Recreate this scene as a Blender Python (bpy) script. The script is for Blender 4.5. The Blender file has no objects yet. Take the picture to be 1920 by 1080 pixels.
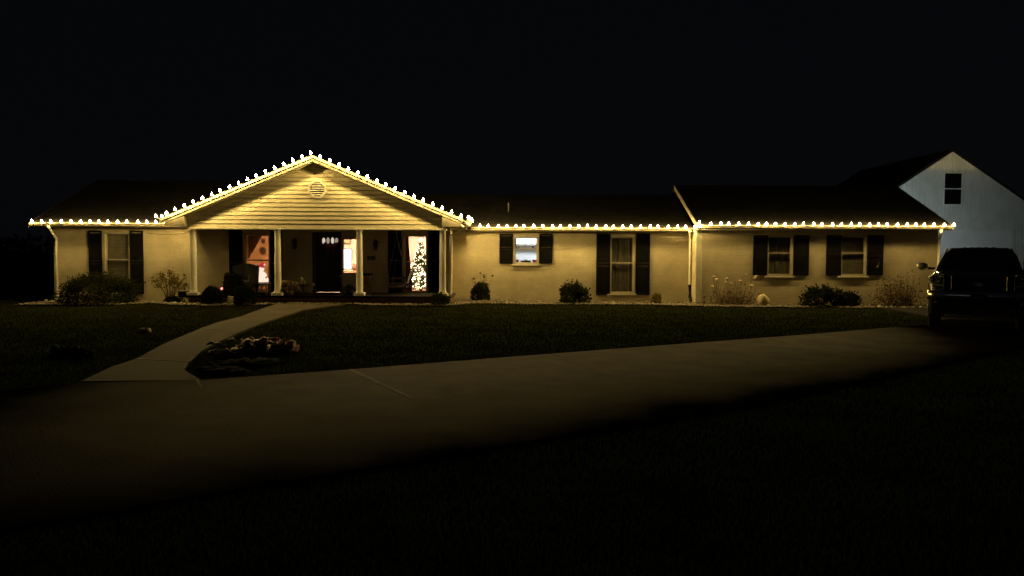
import bpy, math, random
import numpy as np
from mathutils import Vector, Matrix
random.seed(7); rng = np.random.default_rng(7)
R = math.radians
SC = bpy.context.scene
COL = SC.collection

# ------------------------------------------------------------------ camera
F = 1478.0                                   # focal length in photo pixels (1920 wide)
CAM = Vector((0, 0, 1.7))
cam_d = bpy.data.cameras.new('camera'); cam = bpy.data.objects.new('camera', cam_d); COL.objects.link(cam)
cam_d.sensor_width = 36; cam_d.lens = F / 1920 * 36; cam_d.clip_end = 2000; cam_d.clip_start = .05
ROT = Matrix.Rotation(R(90) - math.atan(68 / F), 3, 'X') @ Matrix.Rotation(.0044, 3, 'Z')
cam.matrix_world = Matrix.Translation(CAM) @ ROT.to_4x4()
SC.camera = cam
def ray(u, v): return ROT @ Vector(((u - 960) / F, -(v - 540) / F, -1))
def P(u, v, Y):
    d = ray(u, v); return CAM + d * ((Y - CAM.y) / d.y)
def G(u, v, z=0.0):
    d = ray(u, v); return CAM + d * ((z - CAM.z) / d.z)

# ------------------------------------------------------------------ night sky, moonlight, exposure
SUN_EL, SUN_AZ = R(9), R(215)
w = bpy.data.worlds.new('World'); SC.world = w; w.use_nodes = True
nt = w.node_tree; bg = nt.nodes['Background']
sky = nt.nodes.new('ShaderNodeTexSky'); sky.sky_type = 'NISHITA'; sky.sun_disc = False
sky.sun_elevation = SUN_EL; sky.sun_rotation = SUN_AZ
hs = nt.nodes.new('ShaderNodeMix'); hs.data_type = 'RGBA'; hs.inputs[0].default_value = .95
hs.inputs[7].default_value = (2.2, 2.4, 3.3, 1)
nt.links.new(sky.outputs[0], hs.inputs[6]); nt.links.new(hs.outputs[2], bg.inputs[0])
bg.inputs[1].default_value = .00085
sd = bpy.data.lights.new('moon', 'SUN'); sd.energy = .004; sd.angle = R(.5); sd.color = (.8, .88, 1)
so = bpy.data.objects.new('moon', sd); COL.objects.link(so)
so.rotation_euler = (R(90) - SUN_EL, 0, R(180) - SUN_AZ)
SC.view_settings.view_transform = 'Standard'; SC.view_settings.look = 'None'
SC.view_settings.gamma = 1; SC.view_settings.exposure = 0
SC.render.engine = 'CYCLES'
SC.cycles.use_denoising = True; SC.cycles.max_bounces = 6; SC.cycles.use_light_tree = True
SC.cycles.transparent_max_bounces = 16; SC.cycles.caustics_reflective = False; SC.cycles.caustics_refractive = False
SC.cycles.sample_clamp_indirect = 4

BULB = 600.0          # radiance of the string bulbs

# ------------------------------------------------------------------ materials
M = {}
def mat(name, col, rough=.6, metal=0, var=.12, scale=8, bump=.0, bscale=None, spec=.5, emit=None, es=0, sheen=0):
    m = bpy.data.materials.new(name); m.use_nodes = True; t = m.node_tree; b = t.nodes['Principled BSDF']
    b.inputs['Roughness'].default_value = rough; b.inputs['Metallic'].default_value = metal
    b.inputs['Specular IOR Level'].default_value = spec
    tc = t.nodes.new('ShaderNodeTexCoord'); nz = t.nodes.new('ShaderNodeTexNoise')
    nz.inputs['Scale'].default_value = scale; nz.inputs['Detail'].default_value = 5
    t.links.new(tc.outputs['Object'], nz.inputs['Vector'])
    r = t.nodes.new('ShaderNodeValToRGB'); c = np.array(col)
    r.color_ramp.elements[0].position = .3; r.color_ramp.elements[1].position = .7
    r.color_ramp.elements[0].color = (*np.clip(c * (1 - var), 0, 1), 1)
    r.color_ramp.elements[1].color = (*np.clip(c * (1 + var), 0, 1), 1)
    t.links.new(nz.outputs['Fac'], r.inputs[0]); t.links.new(r.outputs[0], b.inputs['Base Color'])
    if bump:
        n2 = t.nodes.new('ShaderNodeTexNoise'); n2.inputs['Scale'].default_value = bscale or scale * 6; n2.inputs['Detail'].default_value = 6
        t.links.new(tc.outputs['Object'], n2.inputs['Vector'])
        bp = t.nodes.new('ShaderNodeBump'); bp.inputs['Strength'].default_value = bump; bp.inputs['Distance'].default_value = .02
        t.links.new(n2.outputs['Fac'], bp.inputs['Height']); t.links.new(bp.outputs[0], b.inputs['Normal'])
    if emit:
        b.inputs['Emission Color'].default_value = (*emit, 1); b.inputs['Emission Strength'].default_value = es
    M[name] = m; return m
def glow(name, col, s):
    m = bpy.data.materials.new(name); m.use_nodes = True; t = m.node_tree; t.nodes.clear()
    e = t.nodes.new('ShaderNodeEmission'); e.inputs[0].default_value = (*col, 1); e.inputs[1].default_value = s
    o = t.nodes.new('ShaderNodeOutputMaterial'); t.links.new(e.outputs[0], o.inputs[0]); M[name] = m; return m
def brick_mat(name, c1, c2, mortar, bw, rh, ms, rough, bump, big=.25, spec=.35):
    m = bpy.data.materials.new(name); m.use_nodes = True; t = m.node_tree; b = t.nodes['Principled BSDF']
    b.inputs['Roughness'].default_value = rough; b.inputs['Specular IOR Level'].default_value = spec
    tc = t.nodes.new('ShaderNodeTexCoord'); sp = t.nodes.new('ShaderNodeSeparateXYZ'); t.links.new(tc.outputs['Object'], sp.inputs[0])
    ad = t.nodes.new('ShaderNodeMath'); t.links.new(sp.outputs[0], ad.inputs[0]); t.links.new(sp.outputs[1], ad.inputs[1])
    cb = t.nodes.new('ShaderNodeCombineXYZ'); t.links.new(ad.outputs[0], cb.inputs[0]); t.links.new(sp.outputs[2], cb.inputs[1])
    br = t.nodes.new('ShaderNodeTexBrick'); t.links.new(cb.outputs[0], br.inputs['Vector'])
    br.inputs['Scale'].default_value = 1; br.inputs['Brick Width'].default_value = bw; br.inputs['Row Height'].default_value = rh
    br.inputs['Mortar Size'].default_value = ms; br.inputs['Mortar Smooth'].default_value = .35; br.inputs['Bias'].default_value = 0
    br.inputs['Color1'].default_value = (*c1, 1); br.inputs['Color2'].default_value = (*c2, 1); br.inputs['Mortar'].default_value = (*mortar, 1)
    nz = t.nodes.new('ShaderNodeTexNoise'); nz.inputs['Scale'].default_value = 1.3; nz.inputs['Detail'].default_value = 7; nz.inputs['Roughness'].default_value = .65
    t.links.new(tc.outputs['Object'], nz.inputs['Vector'])
    mr = t.nodes.new('ShaderNodeMapRange'); mr.inputs[1].default_value = .3; mr.inputs[2].default_value = .7
    mr.inputs[3].default_value = 1 - big; mr.inputs[4].default_value = 1 + big * .4
    t.links.new(nz.outputs['Fac'], mr.inputs[0])
    mx = t.nodes.new('ShaderNodeMix'); mx.data_type = 'RGBA'; mx.blend_type = 'MULTIPLY'; mx.inputs[0].default_value = 1
    t.links.new(br.outputs['Color'], mx.inputs[6]); t.links.new(mr.outputs[0], mx.inputs[7]); t.links.new(mx.outputs[2], b.inputs['Base Color'])
    n2 = t.nodes.new('ShaderNodeTexNoise'); n2.inputs['Scale'].default_value = 45; n2.inputs['Detail'].default_value = 4; t.links.new(tc.outputs['Object'], n2.inputs['Vector'])
    s = t.nodes.new('ShaderNodeMath'); s.operation = 'MULTIPLY_ADD'; s.inputs[1].default_value = -1; t.links.new(br.outputs['Fac'], s.inputs[0])
    n3 = t.nodes.new('ShaderNodeMath'); n3.operation = 'MULTIPLY'; n3.inputs[1].default_value = .45; t.links.new(n2.outputs['Fac'], n3.inputs[0]); t.links.new(n3.outputs[0], s.inputs[2])
    bp = t.nodes.new('ShaderNodeBump'); bp.inputs['Strength'].default_value = bump; bp.inputs['Distance'].default_value = .012
    t.links.new(s.outputs[0], bp.inputs['Height']); t.links.new(bp.outputs[0], b.inputs['Normal'])
    M[name] = m; return m
def glass_mat():
    m = bpy.data.materials.new('window_glass'); m.use_nodes = True; t = m.node_tree; t.nodes.clear()
    tr = t.nodes.new('ShaderNodeBsdfTransparent'); tr.inputs[0].default_value = (.92, .93, .92, 1)
    gl = t.nodes.new('ShaderNodeBsdfGlossy'); gl.inputs['Roughness'].default_value = .03
    lw = t.nodes.new('ShaderNodeLayerWeight'); lw.inputs[0].default_value = .5
    pw = t.nodes.new('ShaderNodeMath'); pw.operation = 'POWER'; pw.inputs[1].default_value = 5; t.links.new(lw.outputs['Facing'], pw.inputs[0])
    fr = t.nodes.new('ShaderNodeMath'); fr.operation = 'MULTIPLY_ADD'; fr.inputs[1].default_value = .95; fr.inputs[2].default_value = .04; t.links.new(pw.outputs[0], fr.inputs[0])
    mx = t.nodes.new('ShaderNodeMixShader'); o = t.nodes.new('ShaderNodeOutputMaterial')
    t.links.new(fr.outputs[0], mx.inputs[0]); t.links.new(tr.outputs[0], mx.inputs[1]); t.links.new(gl.outputs[0], mx.inputs[2]); t.links.new(mx.outputs[0], o.inputs[0])
    M['glass'] = m
glass_mat()
brick_mat('painted_brick', (.64, .56, .375), (.60, .525, .35), (.54, .47, .31), .205, .072, .008, .62, .35)
brick_mat('red_brick', (.20, .07, .045), (.13, .05, .035), (.25, .2, .16), .205, .072, .011, .8, .8)
brick_mat('shingles', (.027, .025, .022), (.019, .018, .016), (.012, .012, .012), .3, .055, .008, .95, .8, spec=.02)
mat('white_trim', (.74, .70, .58), .5, var=.08, scale=5, bump=.12)
mat('window_trim', (.46, .42, .32), .5, var=.08, scale=5, bump=.12)
mat('eave_paint', (.21, .185, .125), .55, var=.12, scale=5, bump=.12)
mat('siding_paint', (.62, .56, .38), .55, var=.10, scale=3, bump=.12, bscale=30)
mat('shutter_paint', (.006, .006, .006), .8, var=.25, scale=10, bump=.1, spec=.08)
mat('door_paint', (.016, .012, .010), .4, var=.2)
mat('black_metal', (.012, .012, .012), .45, var=.2)
mat('soffit_paint', (.55, .50, .38), .6, var=.08, scale=4)
mat('concrete', (.058, .046, .032), .85, var=.5, scale=1.7, bump=.6, bscale=38, spec=.4)
mat('asphalt', (.020, .019, .018), .95, var=.3, scale=2, bump=.5, bscale=60, spec=.05)
mat('walk_concrete', (.105, .086, .062), .8, var=.22, scale=1.6, bump=.35, bscale=60, spec=.4)
mat('joint_filler', (.13, .106, .076), .8, var=.3, scale=6, spec=.2)
mat('joint_faint', (.072, .059, .043), .8, var=.3, scale=6, spec=.2)
mat('soil', (.010, .009, .004), 1.0, var=.5, scale=3, bump=.5, bscale=30, spec=0)
mat('mulch', (.11, .085, .055), .95, var=.5, scale=14, bump=.7, bscale=60)
mat('pebble', (.30, .26, .18), .8, var=.45, scale=11, bump=.2)
def blade_mat(name, col, tr=.5):
    m = bpy.data.materials.new(name); m.use_nodes = True; t = m.node_tree; t.nodes.clear(); N = t.nodes.new
    tc = N('ShaderNodeTexCoord'); nz = N('ShaderNodeTexNoise'); nz.inputs['Scale'].default_value = 1.4; nz.inputs['Detail'].default_value = 7; t.links.new(tc.outputs['Object'], nz.inputs['Vector'])
    r = N('ShaderNodeValToRGB'); c = np.array(col); r.color_ramp.elements[0].position = .3; r.color_ramp.elements[1].position = .7
    r.color_ramp.elements[0].color = (*(c * np.array([.7, .5, .6])), 1); r.color_ramp.elements[1].color = (*(c * np.array([1.5, 1.35, 1.3])), 1); t.links.new(nz.outputs['Fac'], r.inputs[0])
    d = N('ShaderNodeBsdfDiffuse'); tl = N('ShaderNodeBsdfTranslucent'); mx = N('ShaderNodeMixShader'); mx.inputs[0].default_value = tr; o = N('ShaderNodeOutputMaterial')
    t.links.new(r.outputs[0], d.inputs[0]); t.links.new(r.outputs[0], tl.inputs[0]); t.links.new(d.outputs[0], mx.inputs[1]); t.links.new(tl.outputs[0], mx.inputs[2]); t.links.new(mx.outputs[0], o.inputs[0]); M[name] = m
blade_mat('grass_blade', (.032, .054, .014))
blade_mat('leaf', (.036, .05, .014), .35)
blade_mat('leaf_light', (.17, .17, .045), .45)
blade_mat('leaf_dark', (.016, .024, .009), .25)
mat('leaf_dry', (.12, .075, .035), .8, var=.4, scale=9)
mat('leaf_litter', (.05, .032, .015), .9, var=.4, spec=0)
mat('stem', (.10, .065, .035), .85, var=.3)
mat('flower_dry', (.52, .42, .26), .85, var=.3, scale=20)
mat('stone', (.50, .44, .32), .8, var=.3, scale=6, bump=.4)
mat('boulder', (.55, .46, .27), .8, var=.35, scale=5, bump=.5, bscale=18)
mat('cement_block', (.48, .43, .33), .85, var=.2, scale=7, bump=.4)
mat('terracotta', (.16, .07, .04), .8, var=.2)
mat('wood', (.22, .11, .05), .6, var=.35, scale=4)
mat('dark_wood', (.035, .022, .014), .55, var=.3)
mat('dark_wicker', (.018, .015, .013), .6, var=.4, scale=30, bump=.5)
mat('room_tan', (.60, .40, .24), .8, var=.1, scale=2)
mat('room_cream', (.74, .58, .46), .8, var=.06, scale=2)
mat('room_white', (.78, .79, .80), .7, var=.05, scale=2)
mat('floor_wood', (.25, .14, .07), .5, var=.3)
mat('curtain_maroon', (.17, .075, .055), .85, var=.3, scale=12)
mat('curtain_brown', (.34, .20, .12), .85, var=.25, scale=10)
mat('curtain_grey', (.20, .175, .13), .85, var=.15, scale=6)
mat('blind', (.27, .24, .17), .7, var=.15, scale=5)
mat('needle', (.03, .055, .02), .7, var=.4)
mat('red_paint', (.45, .02, .02), .5, var=.15)
mat('red_cloth', (.40, .05, .035), .75, var=.35, scale=7)
mat('pink_cloth', (.42, .17, .12), .6, var=.35, scale=9, bump=.3)
mat('maroon_cloth', (.24, .035, .035), .55, var=.35, scale=7, bump=.3)
mat('white_cloth', (.36, .32, .24), .6, var=.2, scale=9, bump=.3)
mat('green_cloth', (.014, .024, .012), .95, var=.3, scale=7, bump=.3, spec=.02)
mat('black_cloth', (.008, .008, .008), .95, var=.3, scale=7, bump=.3, spec=.02)
mat('blue_fabric', (.035, .085, .13), .85, var=.2)
mat('dark_rubber', (.012, .012, .012), .9, var=.2)
mat('chrome', (.75, .74, .72), .2, metal=1, var=.02)
mat('mirror_cap', (.62, .58, .50), .5, metal=.6, var=.03)
mat('satin_chrome', (.6, .58, .54), .24, metal=1, var=.03)
mat('car_paint', (.012, .0115, .0115), .16, var=.05, scale=2)
mat('car_glass', (.006, .006, .007), .06, var=.05)
mat('headlight_lens', (.55, .55, .52), .08, metal=.8, var=.1, scale=20)
mat('barn_siding', (.70, .73, .70), .6, var=.08, scale=2)
mat('barn_door', (.76, .79, .80), .55, var=.05, scale=2)
mat('cord', (.012, .02, .012), .7, var=.2)
mat('screen_bezel', (.01, .01, .01), .4, var=.1)
glow('bulb_glow', (1.0, .69, .215), BULB)
glow('fairy_glow', (1.0, .72, .38), 9)
glow('room_lamp', (1.0, .74, .48), 1150)
glow('tree_lamp', (1.0, .62, .50), 190)
glow('warm_lamp', (1.0, .55, .26), 560)
glow('kitchen_lamp', (.86, .92, 1.0), 110)
glow('tv_glow', (.92, .82, 1.0), 2.2)
glow('figure_glow', (1.0, .76, .60), 1.35)
glow('figure_red', (.75, .04, .06), .8)
glow('lit_oval', (1.0, .82, .64), .65)
glow('lit_oval_dim', (1.0, .75, .55), .32)
glow('red_led', (1.0, .12, .12), 9)
glow('flood_glow', (.82, .97, .98), 620)

# ------------------------------------------------------------------ object helpers
def top_of(o):
    while o.parent: o = o.parent
    return o
def tag(o, label, cat, group=None):
    o['label'] = label; o['category'] = cat
    if group: o['group'] = group
    return o
def thing(name, label, cat, loc, rz=0, group=None):
    o = bpy.data.objects.new(name, None); COL.objects.link(o); o.location = loc; o.rotation_euler = (0, 0, rz)
    o.empty_display_size = .2
    return tag(o, label, cat, group)
class MB:
    """collects vertices and faces; world=True meshes are shifted into their root's frame on build"""
    def __init__(s): s.v = []; s.f = []
    def add(s, vs, fs):
        n = len(s.v); s.v += [tuple(p) for p in vs]; s.f += [tuple(i + n for i in f) for f in fs]; return s
    def box(s, x0, x1, y0, y1, z0, z1):
        return s.add([(x0, y0, z0), (x1, y0, z0), (x1, y1, z0), (x0, y1, z0), (x0, y0, z1), (x1, y0, z1), (x1, y1, z1), (x0, y1, z1)],
                     [(0, 3, 2, 1), (4, 5, 6, 7), (0, 1, 5, 4), (1, 2, 6, 5), (2, 3, 7, 6), (3, 0, 4, 7)])
    def cbox(s, x0, x1, y0, y1, z0, z1, b=.008):
        """box with chamfered edges"""
        V = []; 
        for sx, X in ((1, x0), (-1, x1)):
            for sy, Y in ((1, y0), (-1, y1)):
                for sz, Z in ((1, z0), (-1, z1)):
                    V += [(X, Y + sy * b, Z + sz * b), (X + sx * b, Y, Z + sz * b), (X + sx * b, Y + sy * b, Z)]
        i = lambda a, c, d, k: ((a * 2 + c) * 2 + d) * 3 + k
        Fs = []
        for a in (0, 1): Fs.append((i(a, 0, 0, 0), i(a, 0, 1, 0), i(a, 1, 1, 0), i(a, 1, 0, 0)))
        for a in (0, 1): Fs.append((i(0, a, 0, 1), i(0, a, 1, 1), i(1, a, 1, 1), i(1, a, 0, 1)))
        for a in (0, 1): Fs.append((i(0, 0, a, 2), i(0, 1, a, 2), i(1, 1, a, 2), i(1, 0, a, 2)))
        for c in (0, 1):
            for d in (0, 1):
                Fs.append((i(0, c, d, 1), i(1, c, d, 1), i(1, c, d, 2), i(0, c, d, 2)))
                Fs.append((i(c, 0, d, 0), i(c, 1, d, 0), i(c, 1, d, 2), i(c, 0, d, 2)))
                Fs.append((i(c, d, 0, 0), i(c, d, 1, 0), i(c, d, 1, 1), i(c, d, 0, 1)))
                for e in (0, 1): Fs.append((i(c, d, e, 0), i(c, d, e, 1), i(c, d, e, 2)))
        return s.add(V, Fs)
    def prism(s, pts, off):
        """extrude polygon pts by the vector off"""
        n = len(pts); o = Vector(off); a = [Vector(p) for p in pts]
        return s.add(a + [p + o for p in a], [tuple(range(n)), tuple(range(2 * n - 1, n - 1, -1))] + [(i, i + n, (i + 1) % n + n, (i + 1) % n) for i in range(n)])
    def lathe(s, prof, c=(0, 0, 0), n=12, sx=1, sy=1):
        V = []; Fs = []; k = len(prof)
        for r, z in prof:
            for j in range(n):
                a = 2 * math.pi * j / n; V.append((c[0] + r * sx * math.cos(a), c[1] + r * sy * math.sin(a), c[2] + z))
        for i in range(k - 1):
            for j in range(n): Fs.append((i * n + j, i * n + (j + 1) % n, (i + 1) * n + (j + 1) % n, (i + 1) * n + j))
        Fs += [tuple(range(n - 1, -1, -1)), tuple((k - 1) * n + j for j in range(n))]
        return s.add(V, Fs)
    def tube(s, pts, r, n=6):
        pts = [Vector(p) for p in pts]; rr = r if isinstance(r, (list, tuple)) else [r] * len(pts); V = []; Fs = []
        for i, p in enumerate(pts):
            d = (pts[min(i + 1, len(pts) - 1)] - pts[max(i - 1, 0)]).normalized()
            a = d.cross(Vector((0, 0, 1)));  a = a.normalized() if a.length > .05 else Vector((1, 0, 0)); b = d.cross(a).normalized()
            for j in range(n):
                t = 2 * math.pi * j / n; V.append(p + (a * math.cos(t) + b * math.sin(t)) * rr[i])
        for i in range(len(pts) - 1):
            for j in range(n): Fs.append((i * n + j, i * n + (j + 1) % n, (i + 1) * n + (j + 1) % n, (i + 1) * n + j))
        Fs += [tuple(range(n - 1, -1, -1)), tuple((len(pts) - 1) * n + j for j in range(n))]
        return s.add(V, Fs)
    def ball(s, c, r, n=10, m=7, jit=0, sq=(1, 1, 1)):
        V = []; Fs = []; ph = random.random() * 6
        for i in range(m + 1):
            t = math.pi * i / m
            for j in range(n):
                a = 2 * math.pi * j / n
                k = r * (1 + jit * (math.sin(3 * a + ph + 2 * t) + math.cos(2 * a - 3 * t + ph)) * .5)
                V.append((c[0] + k * sq[0] * math.sin(t) * math.cos(a), c[1] + k * sq[1] * math.sin(t) * math.sin(a), c[2] + k * sq[2] * math.cos(t)))
        for i in range(m):
            for j in range(n): Fs.append((i * n + j, (i + 1) * n + j, (i + 1) * n + (j + 1) % n, i * n + (j + 1) % n))
        return s.add(V, Fs)
    def loft(s, secs, cap=True):
        n = len(secs[0]); V = [p for q in secs for p in q]; Fs = []
        for i in range(len(secs) - 1):
            for j in range(n): Fs.append((i * n + j, (i + 1) * n + j, (i + 1) * n + (j + 1) % n, i * n + (j + 1) % n))
        if cap: Fs += [tuple(range(n)), tuple((len(secs) - 1) * n + j for j in range(n - 1, -1, -1))]
        return s.add(V, Fs)
    def build(s, name, m, parent=None, world=True, smooth=False, label=None, kind=None):
        me = bpy.data.meshes.new(name)
        v = s.v
        if parent is not None and world:
            l = top_of(parent).location; v = [(p[0] - l[0], p[1] - l[1], p[2] - l[2]) for p in v]
        me.from_pydata(v, [], s.f); me.update()
        import bmesh
        b = bmesh.new(); b.from_mesh(me); bmesh.ops.recalc_face_normals(b, faces=b.faces); b.to_mesh(me); b.free()
        if smooth: me.polygons.foreach_set('use_smooth', [True] * len(me.polygons))
        me.materials.append(M[m]); o = bpy.data.objects.new(name, me); COL.objects.link(o)
        if parent is not None: o.parent = parent
        if label: o['label'] = label
        if kind: o['kind'] = kind
        return o
def raw(name, V, Fc, m, parent=None, kind=None):
    """fast path for many faces (numpy arrays, all faces the same size)"""
    me = bpy.data.meshes.new(name); V = np.asarray(V, dtype=np.float32); Fc = np.asarray(Fc, dtype=np.int32); k = Fc.shape[1]
    if parent is not None: V = V - np.array(top_of(parent).location, dtype=np.float32)
    me.vertices.add(len(V)); me.vertices.foreach_set('co', V.ravel())
    me.loops.add(Fc.size); me.loops.foreach_set('vertex_index', Fc.ravel())
    me.polygons.add(len(Fc)); me.polygons.foreach_set('loop_start', np.arange(0, Fc.size, k, dtype=np.int32))
    me.update(); me.validate(); me.materials.append(M[m])
    o = bpy.data.objects.new(name, me); COL.objects.link(o)
    if parent is not None: o.parent = parent
    if kind: o['kind'] = kind
    return o
def kind(o, k): o['kind'] = k; return o
def leaves(c, n, size, aspect=.55):
    """leaf-shaped quads at the points c (n,3) with random tilt"""
    n = len(c); a = rng.normal(size=(n, 3)); a /= np.linalg.norm(a, axis=1)[:, None]
    b = rng.normal(size=(n, 3)); b -= (b * a).sum(1)[:, None] * a; b /= np.linalg.norm(b, axis=1)[:, None]
    s = size * rng.uniform(.6, 1.35, (n, 1))
    V = np.stack([c - a * s, c + b * s * aspect, c + a * s, c - b * s * aspect], 1).reshape(-1, 3)
    return V, np.arange(4 * n).reshape(n, 4)

# ------------------------------------------------------------------ ground
def pt_in(poly, x, y):
    inside = np.zeros(x.shape, bool); n = len(poly)
    for i in range(n):
        x0, y0 = poly[i]; x1, y1 = poly[(i + 1) % n]
        c = ((y0 > y) != (y1 > y)) & (x < (x1 - x0) * (y - y0) / (y1 - y0 + 1e-12) + x0); inside ^= c
    return inside
def sstep(a, b, x):
    t = np.clip((x - a) / (b - a), 0, 1); return t * t * (3 - 2 * t)
def gz(x, y):
    """lawn height: slightly crowned above the drive, a little higher in front of the porch"""
    porch = .085 * sstep(20.5, 23.6, y) * sstep(-12.5, -10.5, x) * (1 - sstep(-1.2, 1.0, x))
    return porch
gx = np.concatenate([np.linspace(-400, -22, 10)[:-1], np.arange(-22, 24, .5), np.linspace(24, 400, 10)])
gy = np.concatenate([np.linspace(-60, 0, 6)[:-1], np.arange(0, 32, .5), np.linspace(32, 900, 12)])
X, Y = np.meshgrid(gx, gy); Z = gz(X, Y) - .012
nx, ny = len(gx), len(gy); idx = np.arange(nx * ny).reshape(ny, nx)
fc = np.stack([idx[:-1, :-1], idx[:-1, 1:], idx[1:, 1:], idx[1:, :-1]], -1).reshape(-1, 4)
ground = kind(raw('ground', np.stack([X, Y, Z], -1).reshape(-1, 3), fc, 'soil'), 'structure')
ground.data.polygons.foreach_set('use_smooth', [True] * len(ground.data.polygons))
ground['label'] = 'dark soil and thatch of the front lawn'

# driveway: slabs between a far and a near edge
far = [(-11.0, 5.7), (-4.06, 10.1), (-2.29, 11.1), (.52, 12.85), (3.35, 14.55), (6.2, 16.25), (9.75, 18.55)]
near = [(-8.2, 1.9), (-1.75, 5.6), (.0, 6.78), (2.45, 8.5), (4.8, 10.4), (7.2, 12.55), (10.6, 15.3)]
far += [(11.2, 20.2), (11.7, 31.6)]; near += [(15.5, 16.8), (20.5, 31.6)]
LEFT = [(G(*p).x, G(*p).y) for p in ((150, 721),)] + [(-9.0, 7.0), (-9.0, 3.0), (-5.6, 2.9)]
DRV = far[1:] + near[:0:-1] + LEFT[::-1]
def shade_concrete():
    # light falloff painted into the slab colour along the verge and both ends
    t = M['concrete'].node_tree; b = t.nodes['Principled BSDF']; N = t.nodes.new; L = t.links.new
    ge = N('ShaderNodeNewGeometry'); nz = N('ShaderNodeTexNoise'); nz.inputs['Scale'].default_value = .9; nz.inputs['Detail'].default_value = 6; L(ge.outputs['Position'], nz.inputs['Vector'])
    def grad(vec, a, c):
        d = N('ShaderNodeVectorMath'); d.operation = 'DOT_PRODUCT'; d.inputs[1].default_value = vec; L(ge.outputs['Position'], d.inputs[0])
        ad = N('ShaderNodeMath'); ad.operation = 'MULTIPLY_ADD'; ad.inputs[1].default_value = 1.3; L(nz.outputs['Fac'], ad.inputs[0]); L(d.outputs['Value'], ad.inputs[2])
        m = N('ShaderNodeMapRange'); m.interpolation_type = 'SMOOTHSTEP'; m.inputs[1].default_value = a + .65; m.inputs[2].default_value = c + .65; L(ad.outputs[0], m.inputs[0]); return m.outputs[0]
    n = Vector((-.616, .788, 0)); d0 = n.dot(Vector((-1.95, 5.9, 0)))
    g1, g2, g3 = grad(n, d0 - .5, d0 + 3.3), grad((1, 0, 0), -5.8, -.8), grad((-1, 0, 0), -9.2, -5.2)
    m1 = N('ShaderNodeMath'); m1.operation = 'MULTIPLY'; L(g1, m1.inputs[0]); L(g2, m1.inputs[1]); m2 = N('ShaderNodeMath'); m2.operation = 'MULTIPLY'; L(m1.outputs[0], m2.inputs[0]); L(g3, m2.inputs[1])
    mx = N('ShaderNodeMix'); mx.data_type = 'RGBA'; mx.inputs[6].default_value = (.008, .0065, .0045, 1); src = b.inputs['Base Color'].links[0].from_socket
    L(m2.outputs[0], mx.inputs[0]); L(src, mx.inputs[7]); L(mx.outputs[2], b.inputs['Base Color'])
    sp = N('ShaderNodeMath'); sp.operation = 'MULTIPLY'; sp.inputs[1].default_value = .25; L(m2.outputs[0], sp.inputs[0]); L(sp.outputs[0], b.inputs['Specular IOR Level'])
shade_concrete()
def shade_walk():  # darkens the path colour away from the porch, standing in for light falloff
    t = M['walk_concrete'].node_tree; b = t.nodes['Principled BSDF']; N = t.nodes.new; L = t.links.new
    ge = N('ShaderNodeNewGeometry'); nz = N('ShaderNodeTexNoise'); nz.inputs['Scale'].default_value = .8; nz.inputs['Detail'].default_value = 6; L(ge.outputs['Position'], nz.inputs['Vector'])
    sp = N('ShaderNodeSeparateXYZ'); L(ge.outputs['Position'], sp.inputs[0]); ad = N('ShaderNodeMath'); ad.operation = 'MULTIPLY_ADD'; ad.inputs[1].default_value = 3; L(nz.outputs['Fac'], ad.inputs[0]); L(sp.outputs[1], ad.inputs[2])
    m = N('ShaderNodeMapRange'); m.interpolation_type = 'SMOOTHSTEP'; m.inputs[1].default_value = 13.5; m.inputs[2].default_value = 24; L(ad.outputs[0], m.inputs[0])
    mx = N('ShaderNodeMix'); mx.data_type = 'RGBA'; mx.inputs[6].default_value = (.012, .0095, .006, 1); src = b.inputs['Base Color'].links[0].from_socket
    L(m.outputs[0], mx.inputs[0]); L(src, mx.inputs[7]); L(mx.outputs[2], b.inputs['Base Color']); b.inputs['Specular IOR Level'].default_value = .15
shade_walk()
drive = bpy.data.objects.new('driveway', None); COL.objects.link(drive); drive.location = (2, 11, 0); kind(drive, 'structure')
drive['label'] = 'pale concrete driveway crossing in front of the lawn'
def slab(q, name, m, parent, z0, z1, gap=.0005):
    c = sum((Vector((*p, 0)) for p in q), Vector()) / len(q)
    pts = []
    for p in q:
        d = c - Vector((*p, 0)); pts.append(Vector((*p, 0)) + d.normalized() * gap)
    b = .001; n = len(pts)
    lo = [(p.x, p.y, z0) for p in pts]; mid = [(p.x, p.y, z1 - b) for p in pts]
    hi = [((p + (c - p).normalized() * b).x, (p + (c - p).normalized() * b).y, z1) for p in pts]
    mb = MB(); mb.add(lo + mid + hi, [tuple(range(2 * n, 3 * n))] + [(i, (i + 1) % n, n + (i + 1) % n, n + i) for i in range(n)] + [(n + i, n + (i + 1) % n, 2 * n + (i + 1) % n, 2 * n + i) for i in range(n)])
    return mb.build(name, m, parent)
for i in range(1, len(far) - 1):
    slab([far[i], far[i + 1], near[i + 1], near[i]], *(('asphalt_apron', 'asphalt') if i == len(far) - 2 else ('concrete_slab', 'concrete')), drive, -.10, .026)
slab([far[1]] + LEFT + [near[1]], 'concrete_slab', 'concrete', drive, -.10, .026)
for i in range(1, len(far) - 2):
    a, b = Vector((*far[i], 0)), Vector((*near[i], 0)); d = (b - a).normalized(); n = Vector((-d.y, d.x, 0)); pts = []
    wd = {2: .045, 3: .026}.get(i, .018)
    for k in range(15):
        p = a.lerp(b, k / 14 * {1: .12, 2: .5}.get(i, .5)); pts.append((p, wd * random.uniform(.6, 1.2) * (1 - .45 * k / 14)))
    mb = MB(); V = [p + n * ww for p, ww in pts] + [p - n * ww for p, ww in pts]
    mb.add([(q.x, q.y, .030) for q in V], [(k, k + 1, 16 + k, 15 + k) for k in range(14)])
    mb.build('joint_seal', 'joint_filler' if i == 2 else 'joint_faint', drive)

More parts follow.
